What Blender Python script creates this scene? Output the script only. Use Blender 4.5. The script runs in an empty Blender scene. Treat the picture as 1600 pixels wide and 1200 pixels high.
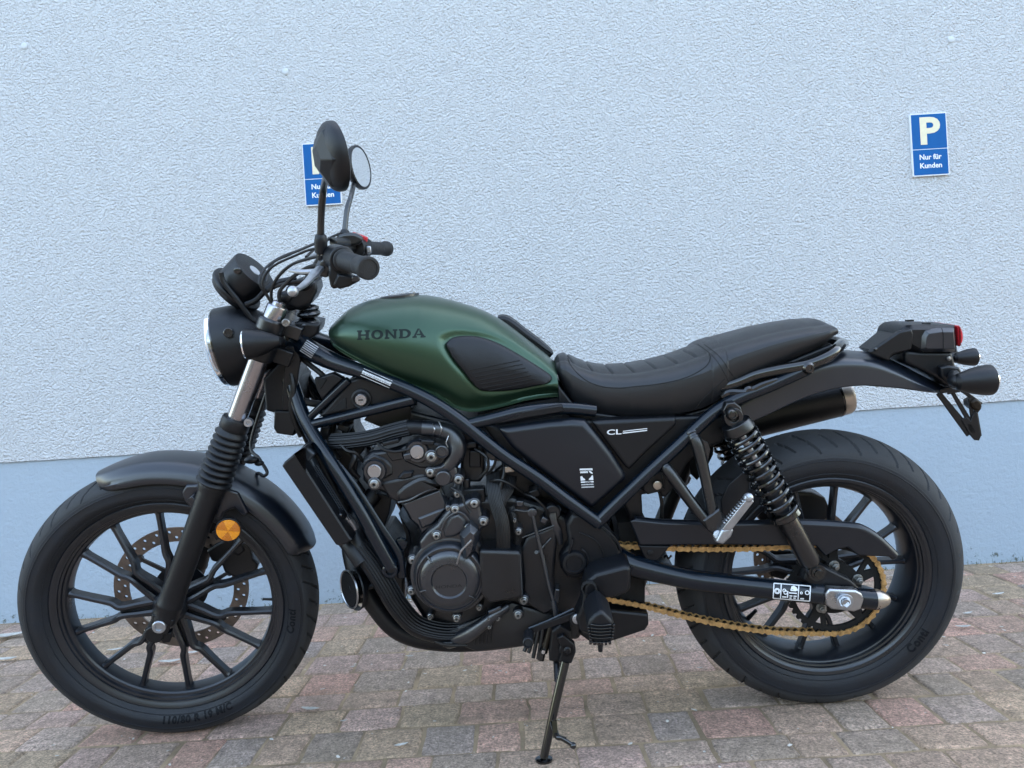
import bpy, math, random
import numpy as np
from mathutils import Vector, Matrix, noise
from mathutils.bvhtree import BVHTree
R = math.radians
random.seed(7)
scene = bpy.context.scene
COL = scene.collection

# ------------------------------------------------------------------ camera
F, CH, PITCH, ROLL = 1187.376, 0.7889, R(0.4211), R(3.5053)
cam = bpy.data.objects.new('camera', bpy.data.cameras.new('camera'))
COL.objects.link(cam)
cr, sr, cp, sp = math.cos(ROLL), math.sin(ROLL), math.cos(PITCH), math.sin(PITCH)
upw = Vector((0, sp, cp)); fwd = Vector((0, cp, -sp)); rgt = Vector((1, 0, 0))
xr = rgt*cr - upw*sr; yu = rgt*sr + upw*cr; bk = -fwd
cam.matrix_world = Matrix(((xr.x, yu.x, bk.x, 0), (xr.y, yu.y, bk.y, 0), (xr.z, yu.z, bk.z, CH), (0, 0, 0, 1)))
cam.data.sensor_width = 36; cam.data.lens = F/1600*36
cam.data.clip_start = 0.05; cam.data.clip_end = 2000
scene.camera = cam
scene.render.resolution_x = 1024; scene.render.resolution_y = 768

# ------------------------------------------------------------------ light
SUN_EL, SUN_AZ = 38, 25      # the sun stands behind the wall: everything here is in its open shade
w = bpy.data.worlds.new('World'); scene.world = w; w.use_nodes = True
nt = w.node_tree; nt.nodes.clear()
sky = nt.nodes.new('ShaderNodeTexSky'); sky.sky_type = 'NISHITA'; sky.sun_disc = False
sky.sun_elevation = R(SUN_EL); sky.sun_rotation = R(SUN_AZ)
sky.air_density = 1.0; sky.dust_density = 2.0; sky.ozone_density = 1.0
bg = nt.nodes.new('ShaderNodeBackground'); bg.inputs[1].default_value = 0.15
wo = nt.nodes.new('ShaderNodeOutputWorld')
nt.links.new(sky.outputs[0], bg.inputs[0]); nt.links.new(bg.outputs[0], wo.inputs[0])
sun = bpy.data.objects.new('sun', bpy.data.lights.new('sun', 'SUN')); COL.objects.link(sun)
sun.data.energy = 3.0; sun.data.angle = R(0.5); sun.data.color = (1, .94, .86)
sd = Vector((math.sin(R(SUN_AZ))*math.cos(R(SUN_EL)), math.cos(R(SUN_AZ))*math.cos(R(SUN_EL)), math.sin(R(SUN_EL))))
sun.rotation_euler = sd.to_track_quat('Z', 'Y').to_euler()
scene.view_settings.view_transform = 'Standard'; scene.view_settings.look = 'None'
scene.view_settings.exposure = 3.17; scene.view_settings.gamma = 1
scene.view_settings.use_white_balance = True; scene.view_settings.white_balance_temperature = 8100; scene.view_settings.white_balance_tint = 8
scene.render.engine = 'CYCLES'

# ------------------------------------------------------------------ bike frame of reference
YAW, LEAN, X0, Y0, STEER = R(-1.2304), R(8.64), 0.6704, 1.7879, R(8.2962)
RAKE = R(27)
M3 = (Matrix.Rotation(YAW, 3, 'Z') @ Matrix.Rotation(LEAN, 3, 'X'))
T3 = Vector((X0, Y0, 0)); CAMP = Vector((0, 0, CH))
SO = Vector((-1.593, 0, 0))
S3 = Matrix.Rotation(STEER, 3, Vector((math.sin(RAKE), 0, math.cos(RAKE))))
M3i = M3.transposed(); S3i = S3.transposed()
RF, RR, UF = 0.3293, 0.321, -1.485

def ray(px, py):
    a = (px-800)/F; b = (600-py)/F
    return (xr*a + yu*b + fwd)
def P(px, py, v=0.0, st=False):
    """point in the machine's own frame seen at (px,py), standing v metres left of its mid plane"""
    o = M3i @ (CAMP-T3); d = M3i @ ray(px, py)
    if st: o = S3i @ (o-SO) + SO; d = S3i @ d
    t = (-v-o.y)/d.y
    return o + d*t
def PS(px, py, v=0.0): return P(px, py, v, True)
def G(px, py, z=0.0):
    r = ray(px, py); return CAMP + r*((z-CH)/r.z)
def V(u, v, w): return Vector((u, -v, w))

# ------------------------------------------------------------------ materials
def mat(name, col, rough=.5, metal=0.0, coat=0.0, bump=0.0, bscale=300, var=0.0, vscale=6, spec=.5, rvar=0.0):
    m = bpy.data.materials.new(name); m.use_nodes = True
    n = m.node_tree; b = n.nodes['Principled BSDF']
    b.inputs['Base Color'].default_value = (*col, 1); b.inputs['Roughness'].default_value = rough
    b.inputs['Metallic'].default_value = metal; b.inputs['Coat Weight'].default_value = coat
    b.inputs['Coat Roughness'].default_value = .12 if rough < .2 else .30
    b.inputs['Specular IOR Level'].default_value = spec
    tc = n.nodes.new('ShaderNodeTexCoord')
    if var or rvar:
        nz = n.nodes.new('ShaderNodeTexNoise'); nz.inputs['Scale'].default_value = vscale; nz.inputs['Detail'].default_value = 8
        nz.inputs['Roughness'].default_value = .65
        n.links.new(tc.outputs['Object'], nz.inputs['Vector'])
        if var:
            mx = n.nodes.new('ShaderNodeMix'); mx.data_type = 'RGBA'
            mr = n.nodes.new('ShaderNodeMapRange'); mr.inputs[1].default_value = .35; mr.inputs[2].default_value = .68
            n.links.new(nz.outputs['Fac'], mr.inputs[0]); n.links.new(mr.outputs[0], mx.inputs[0])
            mx.inputs[6].default_value = (*[c*(1-var) for c in col], 1)
            mx.inputs[7].default_value = (*[min(1, c*(1+var)) for c in col], 1)
            n.links.new(mx.outputs[2], b.inputs['Base Color'])
        if rvar:
            mr2 = n.nodes.new('ShaderNodeMapRange'); mr2.inputs[1].default_value = .3; mr2.inputs[2].default_value = .7
            mr2.inputs[3].default_value = max(.02, rough-rvar); mr2.inputs[4].default_value = min(1, rough+rvar)
            n.links.new(nz.outputs['Fac'], mr2.inputs[0]); n.links.new(mr2.outputs[0], b.inputs['Roughness'])
    if bump:
        nb = n.nodes.new('ShaderNodeTexNoise'); nb.inputs['Scale'].default_value = bscale; nb.inputs['Detail'].default_value = 3
        n.links.new(tc.outputs['Object'], nb.inputs['Vector'])
        bp = n.nodes.new('ShaderNodeBump'); bp.inputs['Strength'].default_value = bump; bp.inputs['Distance'].default_value = .002
        n.links.new(nb.outputs['Fac'], bp.inputs['Height']); n.links.new(bp.outputs[0], b.inputs['Normal'])
    return m
MT = {}
MT['tank'] = mat('green_tank_paint', (.021, .061, .033), .38, .75, .55, var=.06, vscale=3, rvar=.03)
MT['frame'] = mat('frame_paint', (.0008, .0045, .0095), .22, 0, .05, bump=.05, bscale=500, spec=.45)
MT['black'] = mat('satin_black', (.0016, .0024, .0038), .30, 0, 0, bump=.08, bscale=700, rvar=.06, spec=.8)
MT['cover'] = mat('cover_black', (.0035, .0055, .0095), .33, 0, 0, bump=.06, bscale=900, rvar=.05, vscale=4, spec=.5)
MT['fender'] = mat('fender_black', (.0045, .0080, .0145), .32, 0, 0, rvar=.05, vscale=4, spec=.8)
MT['matt'] = mat('matt_black_plastic', (.0016, .0025, .0044), .40, 0, 0, bump=.25, bscale=900, var=.15, vscale=20, spec=.42)
MT['engine'] = mat('engine_casting', (.0016, .0028, .0050), .36, 0, 0, bump=.3, bscale=600, var=.3, vscale=18, rvar=.1, spec=.65)
MT['engine2'] = mat('cover_casting', (.0060, .0082, .0125), .32, 0, 0, bump=.14, bscale=600, rvar=.08, vscale=12, spec=1)
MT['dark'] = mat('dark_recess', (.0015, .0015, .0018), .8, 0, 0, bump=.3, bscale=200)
MT['gloss'] = mat('gloss_black', (.003, .0035, .004), .14, 0, .6)
MT['wheel'] = mat('wheel_black', (.0032, .0054, .0095), .34, 0, 0, bump=.06, bscale=500, var=.2, vscale=9, rvar=.08, spec=.7)
MT['tyre'] = mat('tyre_rubber', (.0048, .0066, .0105), .62, 0, 0, bump=.3, bscale=350, var=.3, vscale=14, rvar=.1)
MT['rubber'] = mat('rubber', (.0024, .0034, .0056), .46, 0, 0, bump=.2, bscale=500, var=.2, vscale=25, spec=.42)
MT['grip'] = mat('grip_rubber', (.008, .009, .0105), .6, 0, 0, bump=.3, bscale=500)
MT['seat'] = mat('seat_vinyl', (.0105, .0112, .013), .37, 0, 0, bump=.22, bscale=1300, rvar=.06, vscale=10)
MT['chrome'] = mat('chrome', (.72, .73, .75), .12, 1, 0, rvar=.05, vscale=30)
MT['steel'] = mat('brushed_steel', (.42, .43, .45), .32, 1, 0, rvar=.1, vscale=60)
MT['alu'] = mat('cast_aluminium', (.42, .44, .47), .36, .9, 0, bump=.15, bscale=500, var=.15, vscale=50)
MT['bolt'] = mat('zinc_bolt', (.30, .30, .29), .36, .9, 0, var=.3, vscale=120)
MT['forktube'] = mat('hard_chrome_tube', (.34, .33, .35), .24, 1, 0, rvar=.05, vscale=30)
MT['tread'] = mat('worn_tread', (.021, .0225, .025), .74, 0, 0, bump=.3, bscale=350, var=.35, vscale=9, rvar=.08)
MT['disc'] = mat('brake_disc_steel', (.25, .21, .185), .38, .85, 0, var=.25, vscale=25, rvar=.1)
MT['gold'] = mat('gold_chain', (.54, .33, .14), .40, .6, 0, var=.35, vscale=90)
MT['oily'] = mat('oily_chain_roller', (.02, .014, .009), .45, .6, 0, var=.4, vscale=90)
MT['caps'] = mat('champagne_metal', (.42, .37, .32), .35, .9, 0, rvar=.05)
MT['white'] = mat('white_print', (.72, .74, .76), .5)
MT['logo'] = mat('tank_lettering', (.003, .010, .008), .5, 0, spec=.25)
MT['tyretext'] = mat('moulded_lettering', (.0026, .0036, .0056), .7, spec=.22)
MT['seam'] = mat('seat_thread', (.0022, .0022, .0025), .8)
MT['cable'] = mat('cable_sheath', (.004, .004, .0045), .45, 0, 0, bump=.1, bscale=400)
MT['red'] = mat('red_plastic', (.55, .02, .03), .35)
MT['signblue'] = mat('sign_blue', (.0, .105, .32), .6, 0, 0, var=.06, vscale=9, rvar=.05, spec=.12)
MT['signwhite'] = mat('sign_white', (.74, .77, .8), .4, 0, 0, var=.04, vscale=12)
MT['signcream'] = mat('sign_cream', (.74, .67, .48), .4, 0, 0, var=.05, vscale=60)
MT['mirror'] = mat('mirror_glass', (.86, .88, .9), .03, 1)
MT['radcore'] = mat('radiator_core', (.035, .045, .056), .4, .2)
m = mat('clear_lens', (.9, .93, .95), .03); m.node_tree.nodes['Principled BSDF'].inputs['Transmission Weight'].default_value = 1; MT['glass'] = m
m = mat('meter_glass', (.35, .36, .38), .12); m.node_tree.nodes['Principled BSDF'].inputs['Coat Weight'].default_value = 1; MT['meter'] = m
def reflector_mat():
    m = mat('amber_reflector', (.8, .26, .01), .18, 0, 1)
    n = m.node_tree; b = n.nodes['Principled BSDF']
    tc = n.nodes.new('ShaderNodeUVMap'); ck = n.nodes.new('ShaderNodeTexVoronoi'); ck.inputs['Scale'].default_value = 24
    n.links.new(tc.outputs[0], ck.inputs['Vector'])
    gr = n.nodes.new('ShaderNodeTexGradient'); gr.gradient_type = 'RADIAL'
    mp = n.nodes.new('ShaderNodeMapping'); n.links.new(tc.outputs[0], mp.inputs[0]); n.links.new(mp.outputs[0], gr.inputs[0])
    mu = n.nodes.new('ShaderNodeMath'); mu.operation = 'MULTIPLY'; mu.inputs[1].default_value = 3; n.links.new(gr.outputs['Fac'], mu.inputs[0])
    fr = n.nodes.new('ShaderNodeMath'); fr.operation = 'FRACT'; n.links.new(mu.outputs[0], fr.inputs[0])
    gt = n.nodes.new('ShaderNodeMath'); gt.operation = 'GREATER_THAN'; gt.inputs[1].default_value = .5; n.links.new(fr.outputs[0], gt.inputs[0])
    mx = n.nodes.new('ShaderNodeMix'); mx.data_type = 'RGBA'; n.links.new(gt.outputs[0], mx.inputs[0])
    mx.inputs[6].default_value = (.9, .3, .01, 1); mx.inputs[7].default_value = (.6, .16, .005, 1)
    n.links.new(mx.outputs[2], b.inputs['Base Color'])
    bp = n.nodes.new('ShaderNodeBump'); bp.inputs['Strength'].default_value = .6; bp.inputs['Distance'].default_value = .002
    n.links.new(ck.outputs['Distance'], bp.inputs['Height']); n.links.new(bp.outputs[0], b.inputs['Normal'])
    return m
MT['amber'] = reflector_mat()

# ------------------------------------------------------------------ mesh kit
class MB:
    def __init__(s): s.v = []; s.f = []; s.uv = None
    def add(s, vs, fs):
        o = len(s.v); s.v += [Vector(q) for q in vs]; s.f += [tuple(i+o for i in q) for q in fs]; return s
    def join(s, b): return s.add(b.v, b.f)
    def mirror(s):
        b = MB(); b.v = [Vector((q.x, -q.y, q.z)) for q in s.v]; b.f = [tuple(reversed(q)) for q in s.f]; return b
    def bvh(s): return BVHTree.FromPolygons(s.v, s.f)
def build(name, mb, mt, parent=None, st=False, bev=0, seg=2, ang=35, label=None, sub=0):
    me = bpy.data.meshes.new(name)
    vs = mb.v
    if st: vs = [S3 @ (q-SO) + SO for q in vs]
    me.from_pydata([tuple(q) for q in vs], [], mb.f); me.validate(); me.update()
    me.materials.append(MT[mt] if isinstance(mt, str) else mt)
    me.shade_smooth(); me.set_sharp_from_angle(angle=R(ang))
    o = bpy.data.objects.new(name, me); COL.objects.link(o)
    if parent is not None: o.parent = parent
    if label: o['label'] = label
    if bev:
        b = o.modifiers.new('bevel', 'BEVEL'); b.width = bev; b.segments = seg; b.limit_method = 'ANGLE'; b.angle_limit = R(32); b.harden_normals = False
    if sub:
        b = o.modifiers.new('sub', 'SUBSURF'); b.levels = sub; b.render_levels = sub
    return o
def cr_pts(pts, n=6, closed=False):
    pts = [Vector(q) for q in pts]
    if len(pts) < 3: return pts
    out = []; N = len(pts)
    for i in range(N if closed else N-1):
        if closed: a, b, c, d = pts[i-1], pts[i], pts[(i+1) % N], pts[(i+2) % N]
        else: a, b, c, d = pts[max(i-1, 0)], pts[i], pts[i+1], pts[min(i+2, N-1)]
        for k in range(n):
            t = k/n; t2 = t*t; t3 = t2*t
            out.append(.5*((2*b)+(c-a)*t+(2*a-5*b+4*c-d)*t2+(3*b-a-3*c+d)*t3))
    if not closed: out.append(pts[-1])
    return out
def tube(pts, r, seg=14, n=6, sm=True, cap=True, flat=1.0, fdir=None, closed=False):
    """round (or flattened) tube through the points; r is one radius or one per point"""
    pts = [Vector(q) for q in pts]; N = len(pts)
    rs = list(r) if hasattr(r, '__len__') else [r]*N
    if sm and N > 2:
        rp = cr_pts([Vector((x, 0, 0)) for x in rs], n, closed); pts = cr_pts(pts, n, closed); rs = [q.x for q in rp]
    N = len(pts); mb = MB(); vs = []; fs = []
    nrm = None
    for i in range(N):
        a = pts[(i-1) % N] if closed else pts[max(i-1, 0)]; c = pts[(i+1) % N] if closed else pts[min(i+1, N-1)]
        t = (c-a)
        if t.length < 1e-9: t = Vector((1, 0, 0))
        t.normalize()
        if fdir is not None: nn = Vector(fdir) - t*Vector(fdir).dot(t); nn.normalize()
        elif nrm is None:
            nn = t.orthogonal().normalized()
        else:
            nn = nrm - t*nrm.dot(t); nn.normalize()
        nrm = nn; bb = t.cross(nn)
        for k in range(seg):
            an = 2*math.pi*k/seg
            vs.append(pts[i] + nn*(rs[i]*flat*math.cos(an)) + bb*(rs[i]*math.sin(an)))
    for i in range(N if closed else N-1):
        j = (i+1) % N
        for k in range(seg):
            k2 = (k+1) % seg; fs.append((i*seg+k, i*seg+k2, j*seg+k2, j*seg+k))
    if cap and not closed:
        fs.append(tuple(reversed(range(seg)))); fs.append(tuple(range((N-1)*seg, N*seg)))
    return mb.add(vs, fs)
def cyl(a, b, r, r2=None, seg=24):
    return tube([a, b], [r, r if r2 is None else r2], seg, sm=False)
def basis(axis, up=None):
    a = Vector(axis).normalized(); u = Vector(up) if up is not None else a.orthogonal()
    u = (u - a*u.dot(a)).normalized(); return a, u, a.cross(u)
def lathe(o, axis, prof, seg=48, a0=0, a1=360, up=None, closed=False, cap=True):
    """prof: (t along axis, r)"""
    a, u, b = basis(axis, up); o = Vector(o); full = abs(a1-a0) >= 359.9
    n = seg if full else seg+1; vs = []; fs = []; m = len(prof)
    for i in range(n):
        an = R(a0 + (a1-a0)*i/seg)
        d = u*math.cos(an) + b*math.sin(an)
        for t, r in prof: vs.append(o + a*t + d*r)
    for i in range(seg):
        j = (i+1) % n
        for k in range(m if closed else m-1):
            k2 = (k+1) % m; fs.append((i*m+k, i*m+k2, j*m+k2, j*m+k))
    if full and cap and not closed:
        if prof[0][1] > 1e-5: fs.append(tuple(i*m for i in range(n)))
        if prof[-1][1] > 1e-5: fs.append(tuple(reversed([i*m+m-1 for i in range(n)])))
    if not full and closed:
        fs.append(tuple(range(m))); fs.append(tuple(reversed(range((n-1)*m, n*m))))
    return MB().add(vs, fs)
def area2(pts):
    return sum(pts[i].x*pts[(i+1) % len(pts)].z - pts[(i+1) % len(pts)].x*pts[i].z for i in range(len(pts)))
def prism(px, v1, v0, st=False, inset=0.0, smooth=0, drop=0.004):
    """solid whose near outline is seen at px; front face at v1, back at v0"""
    pp = [P(x, y, v1, st) for x, y in px]
    return prism3(pp, v1, v0, inset, smooth, drop)
def prism3(pp, v1, v0, inset=0.0, smooth=0, drop=0.004):
    if smooth: pp = cr_pts(pp, smooth, True)
    if area2(pp) < 0: pp.reverse()
    n = len(pp)
    rings = [[V(q.x, v0, q.z) for q in pp]]
    if inset:
        rings.append([V(q.x, v1-drop, q.z) for q in pp])
        ins = []
        for i in range(n):
            a, b, c = pp[i-1], pp[i], pp[(i+1) % n]
            e1 = (b-a); e2 = (c-b); n1 = Vector((-e1.z, 0, e1.x)).normalized(); n2 = Vector((-e2.z, 0, e2.x)).normalized()
            m_ = (n1+n2); m_ = m_.normalized() if m_.length > 1e-6 else n1
            k = inset/max(.4, m_.dot(n1)); ins.append(V(b.x+m_.x*k, v1, b.z+m_.z*k))
        rings.append(ins)
    else: rings.append([V(q.x, v1, q.z) for q in pp])
    vs = [q for r_ in rings for q in r_]; fs = []
    for k in range(len(rings)-1):
        for i in range(n):
            j = (i+1) % n; fs.append((k*n+i, k*n+j, (k+1)*n+j, (k+1)*n+i))
    fs.append(tuple(range((len(rings)-1)*n, len(rings)*n))); fs.append(tuple(reversed(range(n))))
    return MB().add(vs, fs)
def bar_(a, b, wid, thk, wid2=None, thk2=None, side=(0, 1, 0)):
    """tapered rectangular beam; thickness along side, width across"""
    a, b = Vector(a), Vector(b); t = (b-a).normalized(); s = Vector(side); s = (s-t*s.dot(t)).normalized(); c = t.cross(s)
    wid2 = wid if wid2 is None else wid2; thk2 = thk if thk2 is None else thk2
    vs = []
    for q, w_, h_ in ((a, wid, thk), (b, wid2, thk2)):
        for x, y in ((-1, -1), (1, -1), (1, 1), (-1, 1)): vs.append(q + c*(x*w_/2) + s*(y*h_/2))
    return MB().add(vs, [(3, 2, 1, 0), (4, 5, 6, 7), (0, 1, 5, 4), (1, 2, 6, 5), (2, 3, 7, 6), (3, 0, 4, 7)])
def sweep(pts, wid, thk, side=(0, 1, 0), n=5, ch=.28):
    """cast bar with chamfered rectangular section along a smooth path"""
    k = len(pts); ps = cr_pts(pts, n); ws = [q.x for q in cr_pts([Vector((x, 0, 0)) for x in wid], n)]; ts = [q.x for q in cr_pts([Vector((x, 0, 0)) for x in thk], n)]
    rings = []
    for i, q in enumerate(ps):
        t = (ps[min(i+1, len(ps)-1)]-ps[max(i-1, 0)]).normalized(); s = Vector(side); s = (s-t*s.dot(t)).normalized(); c = t.cross(s); w_, h_ = ws[i]/2, ts[i]/2; e = ch*min(w_, h_)*2
        rings.append([q + c*x + s*y for x, y in ((-w_, -h_+e), (-w_, h_-e), (-w_+e, h_), (w_-e, h_), (w_, h_-e), (w_, -h_+e), (w_-e, -h_), (-w_+e, -h_))])
    return loft(rings)
def box(c, sx, sy, sz, rot=None):
    c = Vector(c); vs = []
    for x in (-1, 1):
        for y in (-1, 1):
            for z in (-1, 1):
                q = Vector((x*sx/2, y*sy/2, z*sz/2)); vs.append(c + (rot @ q if rot else q))
    return MB().add(vs, [(0, 1, 3, 2), (4, 6, 7, 5), (0, 4, 5, 1), (2, 3, 7, 6), (0, 2, 6, 4), (1, 5, 7, 3)])
def ball(c, r, sx=1, sy=1, sz=1, nu=20, nv=12):
    vs = []; fs = []; c = Vector(c)
    for i in range(nv+1):
        th = math.pi*i/nv
        for j in range(nu):
            ph = 2*math.pi*j/nu
            vs.append(c + Vector((sx*r*math.sin(th)*math.cos(ph), sy*r*math.sin(th)*math.sin(ph), sz*r*math.cos(th))))
    for i in range(nv):
        for j in range(nu):
            j2 = (j+1) % nu; fs.append((i*nu+j, (i+1)*nu+j, (i+1)*nu+j2, i*nu+j2))
    return MB().add(vs, fs)
def loft(rings, closed_ring=True, cap=True):
    m = len(rings[0]); vs = [q for r_ in rings for q in r_]; fs = []
    for i in range(len(rings)-1):
        for k in range(m if closed_ring else m-1):
            k2 = (k+1) % m; fs.append((i*m+k, (i+1)*m+k, (i+1)*m+k2, i*m+k2))
    if cap and closed_ring:
        fs.append(tuple(range(m))); fs.append(tuple(reversed(range((len(rings)-1)*m, len(rings)*m))))
    return MB().add(vs, fs)
def hit(bvh, px, py, off=0.0006, st=False):
    o = M3i @ (CAMP-T3); d = M3i @ ray(px, py)
    if st: o = S3i @ (o-SO) + SO; d = S3i @ d
    d.normalize(); q, nrm, i, t = bvh.ray_cast(o, d)
    if q is None: return None
    if nrm.dot(d) > 0: nrm = -nrm
    return q + nrm*off
def decal(verts2, faces, mapf, bvh, off=.0006, st=False):
    vs = [hit(bvh, *mapf(x, y), off, st) for x, y in verts2]
    keep = [f for f in faces if all(vs[i] is not None for i in f)]
    vs = [q if q is not None else Vector((0, 0, 0)) for q in vs]
    return MB().add(vs, keep)
def seam(px, bvh, r, st=False, n=5, off=0.0, seg=6):
    pts = cr_pts([Vector((x, 0, y)) for x, y in px], n)
    hs = [hit(bvh, q.x, q.z, off, st) for q in pts]; hs = [q for q in hs if q is not None]
    return tube(hs, r, seg, sm=False) if len(hs) > 1 else MB()
def pillow(px, v, depth, st=False, smooth=5, bvh=None, prof=((1, -.3), (1, .35), (.975, .75), (.93, .93), (.8, 1), (.5, 1.03))):
    pp = cr_pts([Vector((x, 0, y)) for x, y in px], smooth, True)
    cx = sum(q.x for q in pp)/len(pp); cy = sum(q.z for q in pp)/len(pp); rings = []
    for s_, d_ in prof:
        ring = []
        for q in pp:
            x = cx+(q.x-cx)*s_; y = cy+(q.z-cy)*s_
            if bvh is not None:
                h_ = hit(bvh, x, y, 0, st); ring.append((h_ if h_ is not None else P(x, y, v, st)) + Vector((0, -depth*d_, 0)))
            else: ring.append(P(x, y, v+depth*d_, st))
        rings.append(ring)
    mb = loft(rings, True, False); n = len(pp)
    c_ = sum(rings[-1], Vector())/n; mb.v.append(c_); ci = len(mb.v)-1; b_ = (len(rings)-1)*n
    for i in range(n): mb.f.append((b_+i, ci, b_+(i+1) % n))
    return fixn(mb)
def fixn(mb):
    import bmesh
    bm = bmesh.new(); vs = [bm.verts.new(q) for q in mb.v]
    for f in mb.f:
        try: bm.faces.new([vs[i] for i in f])
        except ValueError: pass
    bmesh.ops.recalc_face_normals(bm, faces=bm.faces)
    bm.verts.index_update(); o = MB(); o.v = [q.co.copy() for q in bm.verts]; o.f = [tuple(q.index for q in f.verts) for f in bm.faces]
    bm.free(); return o
def text2(s, size=1, bold=0.0, ext=0.0, align='CENTER', spacing=1.0):
    c = bpy.data.curves.new('t', 'FONT'); c.body = s; c.size = size; c.offset = bold; c.extrude = ext
    c.align_x = align; c.align_y = 'CENTER'; c.resolution_u = 4; c.space_character = spacing
    o = bpy.data.objects.new('t', c); me = bpy.data.meshes.new_from_object(o)
    vs = [q.co.copy() for q in me.vertices]; fs = [tuple(p.vertices) for p in me.polygons]
    bpy.data.objects.remove(o); bpy.data.meshes.remove(me); return vs, fs
def cut2(vs, fs, n):
    """split a flat lettering mesh into n horizontal strips so that it can follow a curved wall"""
    import bmesh
    bm = bmesh.new(); b = [bm.verts.new(q) for q in vs]
    for f in fs:
        try: bm.faces.new([b[i] for i in f])
        except ValueError: pass
    y0, y1 = min(q.y for q in vs), max(q.y for q in vs)
    for k in range(1, n):
        bmesh.ops.bisect_plane(bm, geom=bm.verts[:]+bm.edges[:]+bm.faces[:], plane_co=(0, y0+(y1-y0)*k/n, 0), plane_no=(0, 1, 0))
    bm.verts.index_update(); v = [q.co.copy() for q in bm.verts]; f = [tuple(q.index for q in p.verts) for p in bm.faces]; bm.free(); return v, f
def place2(vs, fs, o, ex, ey, off=0.0):
    o, ex, ey = Vector(o), Vector(ex), Vector(ey); n = ex.cross(ey).normalized()
    return MB().add([o + ex*q.x + ey*q.y + n*(q.z+off) for q in vs], fs)
def empty(name, loc=(0, 0, 0), **kw):
    o = bpy.data.objects.new(name, None); COL.objects.link(o); o.location = loc
    for k, x in kw.items(): o[k] = x
    return o
def tag(o, label=None, category=None, group=None, kind=None):
    for k, x in (('label', label), ('category', category), ('group', group), ('kind', kind)):
        if x: o[k] = x
    return o

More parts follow.
